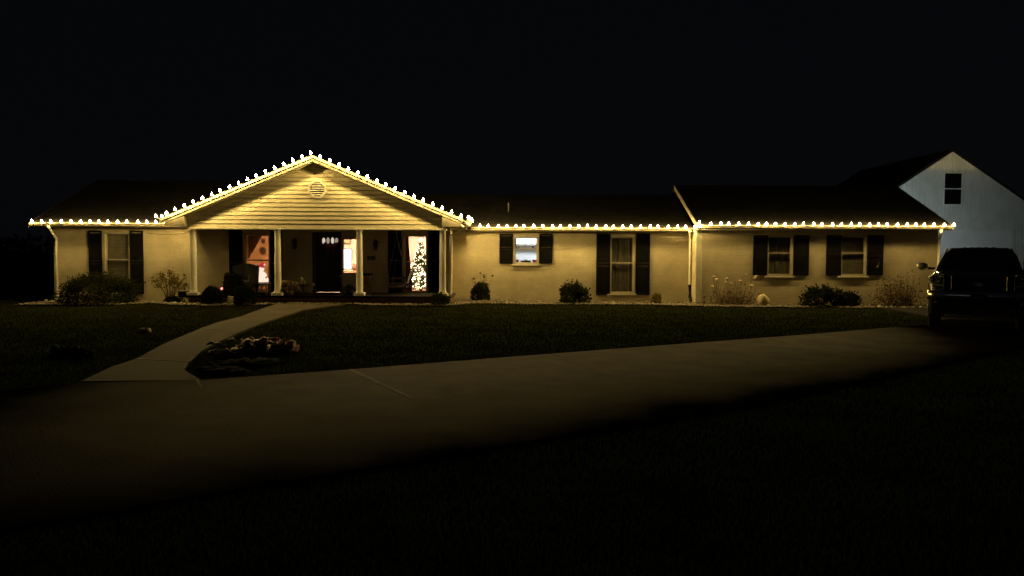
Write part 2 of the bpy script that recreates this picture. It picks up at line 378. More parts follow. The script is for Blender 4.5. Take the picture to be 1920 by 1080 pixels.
# walkway from drive to porch
wl = [(150, 719), (210, 691), (255, 676), (300, 651), (340, 633), (379, 617), (406, 607), (449, 596), (493, 583), (515, 574.5)]
wr = [(376, 717), (345, 697), (355, 682), (378, 661), (402, 647), (447, 626), (486, 610), (530, 595), (566, 585), (640, 574)]
WL = [(G(*p).x, G(*p).y) for p in wl]; WR = [(G(*p).x, G(*p).y) for p in wr]
WL[-1] = (-7.05, 23.72); WR[-1] = (-5.0, 23.72)
WALK = WL + WR[::-1]
walk = bpy.data.objects.new('walkway', None); COL.objects.link(walk); walk.location = (-6, 17, 0); kind(walk, 'structure')
walk['label'] = 'pale concrete path curving from the driveway to the porch'
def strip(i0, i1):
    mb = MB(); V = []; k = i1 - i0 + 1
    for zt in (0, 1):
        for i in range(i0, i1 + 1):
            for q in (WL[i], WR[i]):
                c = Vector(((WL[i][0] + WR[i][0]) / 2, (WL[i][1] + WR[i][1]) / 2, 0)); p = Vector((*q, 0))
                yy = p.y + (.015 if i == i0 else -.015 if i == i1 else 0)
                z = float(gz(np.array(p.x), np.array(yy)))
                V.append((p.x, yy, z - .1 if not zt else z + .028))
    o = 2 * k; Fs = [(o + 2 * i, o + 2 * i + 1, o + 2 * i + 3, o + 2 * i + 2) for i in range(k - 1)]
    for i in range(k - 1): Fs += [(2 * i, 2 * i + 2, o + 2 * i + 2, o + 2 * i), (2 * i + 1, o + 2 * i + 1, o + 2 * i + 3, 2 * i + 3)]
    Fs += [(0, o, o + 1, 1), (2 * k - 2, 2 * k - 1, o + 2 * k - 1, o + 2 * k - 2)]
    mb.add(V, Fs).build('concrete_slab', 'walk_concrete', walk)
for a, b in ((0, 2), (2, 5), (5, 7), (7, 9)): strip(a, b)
for i, (a, b) in enumerate(zip((WL[2], WL[5], WL[7]), (WR[2], WR[5], WR[7]))):
    mb = MB(); p, q = Vector((*a, 0)), Vector((*b, 0)); d = (q - p); n = Vector((-d.y, d.x, 0)).normalized() * .035
    za = float(gz(np.array(p.x), np.array(p.y))) + .0335
    mb.add([(v.x, v.y, za) for v in (p + n, q + n * .5, q - n * .5, p - n)], [(0, 1, 2, 3)]); mb.build('joint_seal', 'joint_filler', walk)

# ------------------------------------------------------------------ house
ZG = 0.0
YL, YM, YR, YG = 25.82, 26.78, 26.02, 23.92            # wall planes (left wing + porch back wall, middle, garage wing, porch gable)
FL, FM, FR, FG = 25.47, 26.43, 25.72, 23.64             # fascia planes
XL0, XL1 = P(101, 500, YL).x, P(845, 500, YL).x       # left wing wall
XM1 = P(1304, 500, YR).x; XR1 = P(1757, 500, YR).x
ZT = 2.44; PZ = .34
house = thing('ranch_house', 'long single-storey cream painted brick house with lit eaves and a gabled porch', 'house', (-1, 26, 0))
holes = {'L': [], 'M': [], 'R': []}
def rect(u0, v0, u1, v1, Yp):
    a, b = P(u0, v0, Yp), P(u1, v1, Yp); return (a.x, b.x, b.z, a.z)      # x0,x1,z0,z1
WIN = [  # wall, pixel rect, plane, meeting rail v, backing
    ('L', (194, 435, 246, 553), YL, 487, 'blind'),
    ('L', (456, 437, 508, 549), YL, 488, None),
    ('L', (639, 444, 677, 516), YL, None, None),
    ('L', (755, 439, 803, 550), YL, 491, None),
    ('M', (963, 442, 1010, 496), YM, 466, None),
    ('M', (1143, 442, 1190, 551), YM, 493, 'curtain_grey'),
    ('R', (1438, 441, 1486, 518), YR, 474.5, 'curtain_grey'),
    ('R', (1576, 441, 1624, 518), YR, 474.5, 'blind')]
SHUT = [(166, 432, 194, 551, YL), (243, 432, 271, 551, YL), (429, 431, 456, 549, YL), (506.5, 431, 530, 549, YL), (727, 433, 754, 549, YL), (802.5, 433, 824, 549, YL),
        (936, 438, 962, 494, YM), (1010.5, 438, 1036, 494, YM), (1118, 438, 1144, 553, YM), (1192, 438, 1218, 553, YM),
        (1412, 441, 1438.5, 516, YR), (1487.5, 441, 1516, 516, YR), (1549, 441, 1576.5, 516, YR), (1626, 441, 1655, 516, YR)]
DOOR = rect(591, 440, 639, 548.3, YL)
DOOR = (DOOR[0], DOOR[1], PZ, DOOR[3])
for wname, r, Yp, rail, back in WIN: holes[wname].append(rect(*r, Yp))
holes['L'].append(DOOR)
def wall(name, x0, x1, z0, z1, y, th, hl, m='painted_brick'):
    xs = sorted({x0, x1, *[h[0] for h in hl], *[h[1] for h in hl]}); zs = sorted({z0, z1, *[h[2] for h in hl], *[h[3] for h in hl]})
    mb = MB(); inh = lambda x, z: any(h[0] < x < h[1] and h[2] < z < h[3] for h in hl)
    for i in range(len(xs) - 1):
        for j in range(len(zs) - 1):
            if inh((xs[i] + xs[i + 1]) / 2, (zs[j] + zs[j + 1]) / 2): continue
            a, b, c, d = xs[i], xs[i + 1], zs[j], zs[j + 1]
            mb.add([(a, y, c), (b, y, c), (b, y, d), (a, y, d)], [(0, 1, 2, 3)]); mb.add([(a, y + th, c), (b, y + th, c), (b, y + th, d), (a, y + th, d)], [(3, 2, 1, 0)])
    for h in list(hl) + [(x0, x1, z0, z1)]:
        a, b, c, d = h
        for p, q in (((a, c), (b, c)), ((b, c), (b, d)), ((b, d), (a, d)), ((a, d), (a, c))):
            mb.add([(p[0], y, p[1]), (q[0], y, q[1]), (q[0], y + th, q[1]), (p[0], y + th, p[1])], [(0, 1, 2, 3)])
    o = mb.build(name, m, house); return o
wall('wall', XL0, XL1, -.05, ZT, YL, .2, holes['L'])
wall('wall', XL1, XM1, -.05, ZT, YM, .2, holes['M'])
wall('wall', XM1, XR1, -.05, ZT, YR, .2, holes['R'])
YB = 33.6
MB().box(XL0, XL0 + .2, YL + .2, YB, -.05, ZT).build('wall', 'painted_brick', house)
MB().box(XR1 - .2, XR1, YR + .2, YB, -.05, ZT).build('wall', 'painted_brick', house)
MB().box(XL0, XR1, YB, YB + .2, -.05, ZT).build('wall', 'painted_brick', house)
MB().box(XL1 - .2, XL1, YL + .2, YM, -.05, ZT).build('wall', 'painted_brick', house)
MB().box(XM1, XM1 + .2, YR + .2, YM + .2, -.05, ZT).build('wall', 'painted_brick', house)
# gable end walls of the wing ends
for xe, yf in ((XL0, YL), (XR1 - .2, YR)):
    MB().prism([(xe, yf, ZT), (xe, YB + .2, ZT), (xe, (yf + YB) / 2, ZT + .4167 * (YB - yf) / 2 - .02)], (.2, 0, 0)).build('end_gable', 'siding_paint', house)
# ceiling slab
MB().box(XL0 + .2, XR1 - .2, YM + .2, YB, ZT, ZT + .06).build('ceiling', 'room_white', house)
MB().box(XL0 + .2, XL1 - .2, YL + .2, YM + .2, ZT, ZT + .06).build('ceiling', 'room_white', house)
# corner board
cx = P(1310, 500, YR).x
MB().cbox(cx - .10, cx + .10, YR - .03, YR - .002, .05, ZT).build('corner_board', 'white_trim', house)

# roofs
SL = .4167
def roof(name, x0, x1, yf, ridge, z_eave, back=True, th=.07):
    zr = z_eave + SL * (ridge - yf); yb = 2 * ridge - yf
    mb = MB(); mb.prism([(x0, yf, z_eave), (x0, ridge, zr), (x0, yb, z_eave), (x0, yb, z_eave - th), (x0, ridge, zr - th), (x0, yf, z_eave - th)], (x1 - x0, 0, 0))
    o = mb.build(name, 'shingles', house); return zr
XE0, XE1 = P(56, 417, FL).x, P(1786, 422, FR).x
XMR = P(1311, 423, FR).x
roof('roof', XE0, -5.9, FL - .03, 29.55, 2.575)
roof('roof', -5.9, XMR - .03, FM - .03, 29.55, 2.52)
roof('roof', XMR - .02, XE1, FR - .03, 29.55, 2.60)
def rakeboard(x, yf, z_e, th=.03, hgt=.15, ridge=29.55):
    zr = z_e + SL * (ridge - yf)
    MB().prism([(x, yf, z_e - .005), (x, ridge, zr - .005), (x, ridge, zr - hgt), (x, yf, z_e - hgt)], (th, 0, 0)).build('rake_board', 'eave_paint', house)
rakeboard(XMR - .055, FR - .02, 2.605, hgt=.17); rakeboard(XE0 - .035, FL - .02, 2.58); rakeboard(XE1 + .005, FR - .02, 2.605)
MB().cbox(XMR - .075, XMR - .05, FR - .1, FR + 0, 2.44, 2.60, .004).build('rake_end', 'eave_paint', house)
# vent pipe on the roof
vp = P(953, 397, 27.8); MB().lathe([(.025, 0), (.025, .42)], (vp.x, 27.8, 3.0), 10).build('vent_pipe', 'black_metal', house)
# eaves: fascia, gutter, soffit
def eave(x0, x1, yf, yw, z_top):
    MB().box(x0, x1, yf, yf + .025, z_top - .13, z_top - .03).build('fascia', 'eave_paint', house)
    mb = MB(); prof = [(0, -.095), (-.04, -.095), (-.05, -.05), (-.07, -.03), (-.07, -.005), (-.062, -.005), (-.062, -.025), (-.042, -.045), (-.033, -.085), (0, -.085)]
    mb.prism([(x0, yf - .003 + a, z_top + b) for a, b in prof], (x1 - x0, 0, 0)); mb.build('gutter', 'eave_paint', house)
    MB().box(x0, x1, yf + .026, yw, z_top - .135, z_top - .11).build('soffit', 'soffit_paint', house)
XGL, XGR = P(303, 403, FG).x, P(869, 412, FG).x        # gable eave ends
eave(XE0, P(352, 425, FL).x, FL, YL, 2.575)
eave(P(884, 424, FM).x, XMR - .08, FM, YM, 2.52)
eave(XMR, XE1, FR, YR, 2.60)
# porch gable
AX = P(586, 290, FG); XA, ZA = AX.x, AX.z - .03
XGL, XGR = XA - 4.49, XA + 4.49
zE = ZA - SL * 4.49
mb = MB(); th = .06
mb.prism([(XGL, FG, zE), (XA, FG, ZA), (XGR, FG, zE), (XGR, FG, zE - th), (XA, FG, ZA - th), (XGL, FG, zE - th)], (0, 29.5 - FG, 0)); mb.build('porch_roof', 'shingles', house)
def rk(sx, y0, y1, up, dn, m='eave_paint', name='rake_board', inset=0):
    xe = XA + sx * (4.49 - inset); mb = MB()
    ze = ZA - SL * (4.49 - inset)
    mb.prism([(xe, y0, ze + up), (XA, y0, ZA + up), (XA, y0, ZA + dn), (xe, y0, ze + dn)], (0, y1 - y0, 0)); return mb.build(name, m, house)
for sx in (-1, 1):
    rk(sx, FG - .030, FG - .004, .012, -.070)                     # drip edge and fascia crown
    rk(sx, FG - .016, FG - .003, -.105, -.165, inset=.03)          # lower fascia
    rk(sx, FG + .002, YG + .0, -.165, -.185, 'soffit_paint', 'rake_soffit', inset=.65)
# boxed returns at both eave ends
for sx in (-1, 1):
    xo, xi = XA + sx * 4.44, XA + sx * 3.86
    z1 = lambda x: ZA - SL * abs(x - XA) - .2
    zb = zE - .22
    MB().prism([(xo, FG - .012, z1(xo) + .03), (xi, FG - .012, z1(xi) + .0), (xi, FG - .012, zb), (xo, FG - .012, zb)], (0, (YL if sx < 0 else FM + .4) - FG, 0)).build('eave_return', 'eave_paint', house)
# gutter on the porch roof eave running back to the middle wing
mb = MB(); prof = [(0, -.13), (.075, -.13), (.09, -.05), (.115, -.03), (.115, 0), (.105, 0), (.105, -.025), (.08, -.045), (.067, -.12), (0, -.12)]
mb.prism([(XGR + .004 + a, FG - .03, zE + b) for a, b in prof], (0, FM - FG - .05, 0)); mb.build('gutter', 'eave_paint', house)
mb = MB(); mb.prism([(XGL - .004 - a, FG - .03, zE + b) for a, b in prof], (0, FL - FG - .05, 0)); mb.build('gutter', 'eave_paint', house)
# gable siding, board by board
zS = P(590, 427.5, YG).z; hb = .128; k = 0
gw0 = 3.85
z = zS
MB().box(XA - gw0, XA + gw0, YG + .03, YG + .12, zS, zS + .3).build('gable_sheathing', 'siding_paint', house)
MB().prism([(XA - gw0, YG + .035, zS + .3), (XA + gw0, YG + .035, zS + .3), (XA, YG + .035, ZA - .1)], (0, .08, 0)).build('gable_sheathing', 'siding_paint', house)
while z < ZA - .25:
    def half(zz): return max(.02, min(gw0, (ZA - .06 - zz) / SL))
    a0, a1 = half(z), half(min(z + hb, ZA - .1))
    zt = min(z + hb, ZA - .1)
    MB().add([(XA - a0, YG - .012, z), (XA + a0, YG - .012, z), (XA + a1, YG + .012, zt), (XA - a1, YG + .012, zt),
              (XA - a0, YG + .028, z), (XA + a0, YG + .028, z), (XA + a1, YG + .028, zt), (XA - a1, YG + .028, zt)],
             [(0, 1, 2, 3), (4, 7, 6, 5), (0, 4, 5, 1), (2, 6, 7, 3), (0, 3, 7, 4), (1, 5, 6, 2)]).build('plank', 'siding_paint', house)
    z += hb
# octagonal vent
vc = P(595, 355, YG); oct_ = lambda r, y: [(vc.x + r * math.cos(R(22.5 + 45 * i)), y, vc.z + r * math.sin(R(22.5 + 45 * i))) for i in range(8)]
mb = MB(); r0, r1 = .29, .225
a, b, c, d = oct_(r0, YG - .05), oct_(r1, YG - .05), oct_(r0, YG + .01), oct_(r1, YG + .01)
mb.add(a + b + c + d, [(i, (i + 1) % 8, 8 + (i + 1) % 8, 8 + i) for i in range(8)] + [(i, 16 + i, 16 + (i + 1) % 8, (i + 1) % 8) for i in range(8)] + [(8 + i, 8 + (i + 1) % 8, 24 + (i + 1) % 8, 24 + i) for i in range(8)])
vent = mb.build('gable_vent', 'white_trim', house)
MB().prism([(p[0], YG - .017, p[2]) for p in oct_(r1 + .005, 0)], (0, .01, 0)).build('backing', 'shutter_paint', vent)
for k in range(6):
    zz = vc.z - .165 + .066 * k; hw = r1 * .92 - max(0, abs(zz - vc.z) - .087) * 1.0
    MB().prism([(vc.x - hw, YG - .045, zz - .012), (vc.x - hw, YG - .041, zz - .016), (vc.x - hw, YG - .02, zz + .010), (vc.x - hw, YG - .024, zz + .014)], (2 * hw, 0, 0)).build('slat', 'white_trim', vent)
# porch beam, ceiling, floor
MB().cbox(XA - gw0 - .0, XA + gw0, YG - .02, YG + .2, zS - .05, zS - .002).build('porch_beam', 'white_trim', house)
MB().box(XA - gw0, XA + gw0, YG + .2, YL, ZT - .02, ZT + .0).build('porch_ceiling', 'soffit_paint', house)
xp0, xp1 = P(352, 557, 23.9).x - .02, P(846, 557, 23.9).x
slabp = MB().cbox(xp0, xp1, 23.86, YL - .002, PZ - .06, PZ, .006).build('porch_floor', 'concrete', house)
MB().box(xp0 + .04, xp1 - .04, 23.9, YL - .002, -.05, PZ - .062).build('porch_base', 'red_brick', house)
# columns
for u in (363, 521, 674, 830):
    c = P(u, 500, YG + .06); x, y = c.x, c.y; h = zS - .05 - PZ
    prof = [(.118, 0), (.122, .025), (.108, .05), (.100, .07)] + [(.100 - .014 * t ** 1.6, .07 + (h - .22) * t) for t in (.25, .5, .75, 1)] + [(.098, h - .13), (.098, h - .11), (.088, h - .1), (.112, h - .07)]
    col = MB().lathe(prof, (x, y, PZ + .09), 24).build('column', 'white_trim', house, smooth=False)
    for p in col.data.polygons: p.use_smooth = len(p.vertices) == 4
    MB().cbox(x - .165, x + .165, y - .165, y + .165, PZ, PZ + .09).build('plinth', 'white_trim', col)
    MB().cbox(x - .125, x + .125, y - .125, y + .125, PZ + .09 + h - .16 + .09, zS - .052).build('capital', 'white_trim', col)
# downspouts
def spout(pts, m='white_trim', wd=.038):
    mb = MB(); mb.tube(pts, wd * 1.2, 4); return mb.build('downspout', m, house)
a = P(90, 432, FL - .05); b = P(105, 447, YL - .07)
spout([(a.x, FL - .05, 2.46), (a.x + .05, FL - .05, 2.40), (b.x, YL - .06, b.z), (b.x, YL - .06, b.z - .15), (b.x, YL - .06, .18), (b.x - .0, YL - .2, .08)])
a = P(1304, 436, FR - .04); b = P(1297, 452, YM - .4)
spout([(XMR - .15, FM - .05, 2.44), (XMR - .15, FM - .05, 2.39), (b.x, FM + .15, 2.2), (b.x, FM + .15, 2.1), (b.x, FM + .15, .62)])
spout([(b.x, FM + .15, .62), (b.x + .01, FM + .14, .2), (b.x + .02, FM, .08)], 'dark_rubber', .05)
a = P(1765, 430, FR - .05); b = P(1753, 452, YR - .05)
spout([(a.x, FR - .05, 2.5), (a.x, FR - .05, 2.42), (XR1 + .05, YR - .0, 2.2), (XR1 + .05, YR + .0, 2.1), (XR1 + .05, YR + .0, .15)])
a = P(840, 425, YG + .6); spout([(XGR + .05, YG + .9, zE - .12), (XGR + .05, YG + .9, zE - .17), (xp1 - .1, YG + 1.0, 2.2), (xp1 - .1, YG + 1.0, PZ + .0)])
# sagging cable on the left wing wall
p0, p1 = P(272, 436, YL - .02), P(352, 437, YL - .02)
MB().tube([(p0.x + (p1.x - p0.x) * t, YL - .015, p0.z - .06 * 4 * t * (1 - t)) for t in np.linspace(0, 1, 12)], .006, 4).build('cable', 'cord', house)
# crawl-space opening beside the porch
r = rect(334, 546, 354, 558, YL); MB().cbox(r[0], r[1], YL - .015, YL - .001, r[2], r[3]).build('crawl_vent', 'shutter_paint', house)

# windows
def window(r, y, rail_v, back, Yp, u):
    x0, x1, z0, z1 = r; fw = .05
    mb = MB()
    yf, yb_ = y - .018, y + .09
    mb.box(x0 - .002, x0 + fw, yf, yb_, z0 + .04, z1 - fw); mb.box(x1 - fw, x1 + .002, yf, yb_, z0 + .04, z1 - fw)
    mb.box(x0 - .002, x1 + .002, yf, yb_, z1 - fw, z1 + .002)
    mb.box(x0 - .002, x1 + .002, yf, yb_, z0 - .002, z0 + .04)
    wn = mb.build('window', 'window_trim', house)
    MB().cbox(x0 - .06, x1 + .06, y - .06, y + .08, z0 - .055, z0 - .004).build('sill', 'window_trim', wn)
    def sash(a, b, c, d, yy):
        s = .032; m = MB(); m.box(a, a + s, yy, yy + .03, c, d); m.box(b - s, b, yy, yy + .03, c, d); m.box(a + s, b - s, yy, yy + .03, c, c + s * 1.1); m.box(a + s, b - s, yy, yy + .03, d - s, d); m.build('sash', 'window_trim', wn)
        MB().box(a + s - .004, b - s + .004, yy + .013, yy + .018, c + s - .002, d - s + .004).build('pane', 'glass', wn)
    if rail_v:
        zr = P(u, rail_v, Yp).z; sash(x0 + fw, x1 - fw, z0 + .04, zr + .018, y + .02); sash(x0 + fw, x1 - fw, zr - .018, z1 - fw, y + .054)
    else: sash(x0 + fw, x1 - fw, z0 + .04, z1 - fw, y + .03)
    if back == 'curtain_grey':
        n = 40; V = []
        for i in range(n + 1):
            t = i / n; V += [(x0 - .05 + (x1 - x0 + .1) * t, y + .15 + .02 * math.sin(t * 55) + .01 * math.sin(t * 23), zz) for zz in (z0 - .03, z1 + .03)]
        MB().add(V, [(2 * i, 2 * i + 2, 2 * i + 3, 2 * i + 1) for i in range(n)]).build('curtain', 'curtain_grey', wn, smooth=True)
    if back == 'blind':
        m = MB(); zz = z0
        while zz < z1:
            m.box(x0 - .03, x1 + .03, y + .12, y + .14, zz, zz + .042); zz += .047
        kind(m.build('blind_slats', 'blind', wn), 'stuff')
    if back:
        MB().box(x0 - .3, x1 + .3, y + .5, y + .55, z0 - .3 if z0 > .5 else -.05, ZT).build('backing', 'shutter_paint', wn)
    return wn
for wname, r, Yp, rail, back in WIN:
    window(rect(*r, Yp), Yp, rail, back, Yp, (r[0] + r[2]) / 2)
# shutters
for u0, v0, u1, v1, Yp in SHUT:
    x0, x1, z0, z1 = rect(u0, v0, u1, v1, Yp); x0 += .008; x1 -= .008
    s = .05; y0, y1 = Yp - .045, Yp - .006; zm = (z0 + z1) / 2
    mb = MB(); mb.cbox(x0, x0 + s, y0, y1, z0, z1, .004); mb.cbox(x1 - s, x1, y0, y1, z0, z1, .004)
    for a, b in ((z0, z0 + .08), (zm - .035, zm + .035), (z1 - .06, z1)): mb.box(x0 + s, x1 - s, y0 + .003, y1, a, b)
    sh = mb.build('shutter', 'shutter_paint', house)
    mb = MB(); zz = z0 + .085
    while zz < z1 - .09:
        if not (zm - .075 < zz < zm + .036): mb.prism([(x0 + s, y0 + .008, zz), (x0 + s, y0 + .013, zz - .003), (x0 + s, y1 - .006, zz + .030), (x0 + s, y1 - .011, zz + .033)], (x1 - x0 - 2 * s, 0, 0))
        zz += .034
    kind(mb.build('louvres', 'shutter_paint', sh), 'stuff')
# door
x0, x1, z0, z1 = DOOR
fr = MB(); fr.box(x0 - .09, x0 + .01, YL - .03, YL + .14, z0, z1); fr.box(x1 - .01, x1 + .03, YL - .03, YL + .14, z0, z1); fr.box(x0 - .09, x1 + .03, YL - .032, YL + .14, z1 - .005, z1 + .08)
fr.build('door_frame', 'dark_wood', house)
door = MB().cbox(x0 + .012, x1 - .012, YL + .07, YL + .115, z0 + .01, z1 - .006, .006).build('door', 'door_paint', house)
for (a, b, c, d) in ((.1, .42, .12, .75), (.5, .82, .12, .75), (.1, .42, .85, 1.45), (.5, .82, .85, 1.45)):
    k = (x1 - x0) / .92; m = MB(); m.cbox(x0 + a * k, x0 + b * k, YL + .058, YL + .071, z0 + c, z0 + d, .008); m.build('panel', 'door_paint', door)
for i, u in enumerate((607, 615, 623.5, 631)):
    c = P(u, 451 + (i in (0, 3)) * .8, YL + .06); mb = MB()
    n = 14; rx, rz = .052, .105
    mb.prism([(c.x + rx * math.cos(2 * math.pi * j / n), YL + .06, c.z + rz * math.sin(2 * math.pi * j / n)) for j in range(n)], (0, .012, 0))
    mb.build('oval_pane', 'lit_oval' if i in (0, 2) else 'lit_oval_dim', door)
hd = P(628, 516, YL + .05); MB().ball((hd.x, YL + .04, hd.z), .03, 12, 8).build('handle', 'chrome', door, smooth=True); MB().cbox(hd.x - .02, hd.x + .02, YL + .05, YL + .072, hd.z + .07, hd.z + .13, .004).build('lock', 'chrome', door)

# wreath swag on the door
wc = P(620, 459, YL); sw = thing('door_swag', 'dark red ribbon swag hung under the door lights', 'swag', (wc.x, YL + .03, wc.z))
mb = MB()
for i in range(9):
    t = i / 8 - .5; mb.ball((wc.x + t * .4, YL + .025, wc.z - .09 * (1 - (2 * t) ** 2) + .03), .05, 8, 6, .25)
mb.build('ribbon', 'maroon_cloth', sw)
for s in (-1, 1): MB().prism([(wc.x + s * .02, YL + .02, wc.z - .05), (wc.x + s * .10, YL + .02, wc.z - .05), (wc.x + s * .13, YL + .02, wc.z - .32), (wc.x + s * .06, YL + .02, wc.z - .28)], (0, .012, 0)).build('tail', 'maroon_cloth', sw)

# ------------------------------------------------------------------ rooms behind the lit windows (parts of the house)
def room(x0, x1, y0, y1, m, z0=PZ - .02):
    MB().box(x0, x1, y1, y1 + .08, z0, ZT - .001).build('room_wall', m, house)
    MB().box(x0 - .08, x0, y0, y1 + .08, z0, ZT - .001).build('room_wall', m, house); MB().box(x1, x1 + .08, y0, y1 + .08, z0, ZT - .001).build('room_wall', m, house)
    MB().box(x0 - .08, x1 + .08, y0, y1 + .08, z0 - .05, z0).build('room_floor', 'floor_wood', house)
room(-10.0, -7.55, YL + .2, 29.2, 'room_tan')
room(-7.4, -2.25, YL + .2, 30.4, 'room_cream')
room(-1.3, 2.1, YM + .2, 29.6, 'room_white')
def ceil_light(x, y, label, m, r=.17):
    t = thing('ceiling_light', label, 'ceiling light', (x, y, ZT))
    MB().lathe([(r * 1.08, -.03), (r * 1.08, 0)], (x, y, ZT - .002), 20).build('rim', 'white_trim', t)
    MB().lathe([(r * .3, -.1), (r * .7, -.085), (r * .95, -.055), (r, -.032)], (x, y, ZT), 20).build('diffuser', m, t, smooth=True)
ceil_light(-5.9, 28.3, 'round warm ceiling light in the living room near the television', 'room_lamp')
ceil_light(-3.3, 29.5, 'round warm ceiling light in the living room behind the lit tree', 'tree_lamp')
ceil_light(.6, 28.6, 'round white ceiling light in the kitchen', 'kitchen_lamp', .2)
ceil_light(-8.9, 27.0, 'small warm ceiling light in the tan front room', 'warm_lamp', .09)

# front room: drawn curtain, plates on the wall, lit figurine, blue chair
x0, x1, z0, z1 = rect(456, 437, 508, 549, YL)
zc = P(480, 487, YL).z
cur = thing('swag_curtain', 'brown curtain swept back across the front room window', 'curtain', (x0 + .1, YL + .24, zc))
n = 24; V = []
for i in range(n + 1):
    t = i / n; xx = x0 + .02 + (x1 - x0) * .66 * t; zb = zc + .03 + max(0, (z1 - zc) * (t - .12) * 1.12)
    V += [(xx, YL + .24 + .02 * math.sin(t * 40), z1 + .02), (xx, YL + .24 + .02 * math.sin(t * 40 + 1), min(zb, z1 + .01))]
mb = MB(); mb.add(V, [(2 * i, 2 * i + 1, 2 * i + 3, 2 * i + 2) for i in range(n)]); mb.build('drape', 'curtain_brown', cur, smooth=True)
MB().tube([(x0 - .1, YL + .235, z1 + .03), (x1 + .1, YL + .235, z1 + .03)], .012, 6).build('rod', 'dark_wood', cur)
for (u, v, r) in ((493, 452, .10), (492, 470, .16)):
    c = P(u, v, 29.15); t = thing('wall_plate', 'dark oval plate hung on the tan wall, %s' % ('smaller' if r < .12 else 'larger'), 'wall plate', (c.x, 29.15, c.z))
    mb = MB(); nn = 16
    mb.prism([(c.x + r * .8 * math.cos(2 * math.pi * j / nn), 29.155, c.z + r * math.sin(2 * math.pi * j / nn)) for j in range(nn)], (0, .04, 0)); mb.build('rim', 'wood', t)
    mb = MB(); mb.prism([(c.x + r * .55 * math.cos(2 * math.pi * j / nn), 29.145, c.z + r * .7 * math.sin(2 * math.pi * j / nn)) for j in range(nn)], (0, .012, 0)); mb.build('centre', 'dark_wood', t)
# console behind the window with the glowing figurine
ct = P(491, 529, 26.55); tz = ct.z
cons = thing('console_table', 'dark narrow console table inside the front room window', 'table', (ct.x, 26.55, PZ - .02))
MB().cbox(ct.x - .42, ct.x + .3, 26.38, 26.75, tz - .04, tz, .006).build('top', 'dark_wood', cons)
for dx in (-.38, .26):
    for yy in (26.42, 26.71): MB().box(ct.x + dx - .02, ct.x + dx + .02, yy - .02, yy + .02, PZ - .02, tz - .04).build('leg', 'dark_wood', cons)
fc_ = P(490, 512, 26.55); fx = fc_.x
fig = thing('lit_figurine', 'glowing white bearded figurine with a red pointed cap in the window', 'figurine', (fx, 26.55, tz))
hF = P(492, 491, 26.55).z - tz; s = hF / .72
mb = MB(); mb.lathe([(.17 * s, 0), (.19 * s, .05 * s), (.15 * s, .18 * s), (.11 * s, .32 * s), (.09 * s, .40 * s)], (fx - .02, 26.55, tz), 16); mb.build('body', 'figure_glow', fig, smooth=True)
mb = MB(); mb.ball((fx, 26.55, tz + .47 * s), .105 * s, 14, 10); mb.build('head', 'figure_glow', fig, smooth=True)
mb = MB(); mb.lathe([(.09 * s, .38 * s), (.085 * s, .42 * s), (.05 * s, .3 * s), (.01 * s, .2 * s)], (fx - .01, 26.46, tz), 12); mb.build('beard', 'figure_glow', fig)
mb = MB(); mb.tube([(fx + .0, 26.55, tz + .53 * s), (fx + .02, 26.55, tz + .62 * s), (fx + .06, 26.55, tz + .69 * s), (fx + .10, 26.55, tz + .65 * s)], [.105 * s, .08 * s, .045 * s, .015 * s], 12); mb.build('cap', 'figure_red', fig, smooth=True)
MB().ball((fx + .11, 26.55, tz + .62 * s), .03 * s).build('pompom', 'figure_glow', fig)
for s_ in (-1, 1): MB().tube([(fx + s_ * .1 * s, 26.53, tz + .33 * s), (fx + s_ * .19 * s, 26.48, tz + .24 * s), (fx + s_ * .12 * s, 26.42, tz + .17 * s)], [.045 * s, .045 * s, .035 * s], 8).build('arm', 'figure_glow', fig)
vb = P(502, 522, 26.6); bx = thing('lit_village_house', 'small glowing ornament house beside the capped figurine', 'ornament', (vb.x, 26.6, tz))
MB().prism([(vb.x - .07, 26.56, tz), (vb.x + .07, 26.56, tz), (vb.x + .07, 26.56, tz + .1), (vb.x, 26.56, tz + .17), (vb.x - .07, 26.56, tz + .1)], (0, .12, 0)).build('house_body', 'figure_glow', bx)
for s_ in (-1, 1): MB().prism([(vb.x, 26.55, tz + .185), (vb.x + s_ * .09, 26.55, tz + .095), (vb.x + s_ * .09, 26.55, tz + .08), (vb.x, 26.55, tz + .17)], (0, .14, 0)).build('roof_side', 'white_cloth', bx)
c = P(470, 520, 27.3); ch = thing('blue_armchair', 'pale blue upholstered armchair inside the front room', 'chair', (c.x - .1, 27.4, PZ - .02))
MB().cbox(c.x - .42, c.x + .25, 27.15, 27.75, PZ + .1, PZ + .42, .03).build('seat', 'blue_fabric', ch)
MB().prism([(c.x - .42, 27.65, PZ + .38), (c.x + .25, 27.65, PZ + .38), (c.x + .08, 27.82, PZ + .85), (c.x - .32, 27.82, PZ + .85)], (0, .12, 0)).build('backrest', 'blue_fabric', ch)
for a in (-.48, .25): MB().cbox(c.x + a, c.x + a + .09, 27.12, 27.75, PZ + .1, PZ + .6, .02).build('armrest', 'blue_fabric', ch)
for a in (-.42, .22):
    for b in (27.16, 27.72): MB().box(c.x + a, c.x + a + .04, b, b + .04, PZ - .02, PZ + .1).build('leg', 'dark_wood', ch)

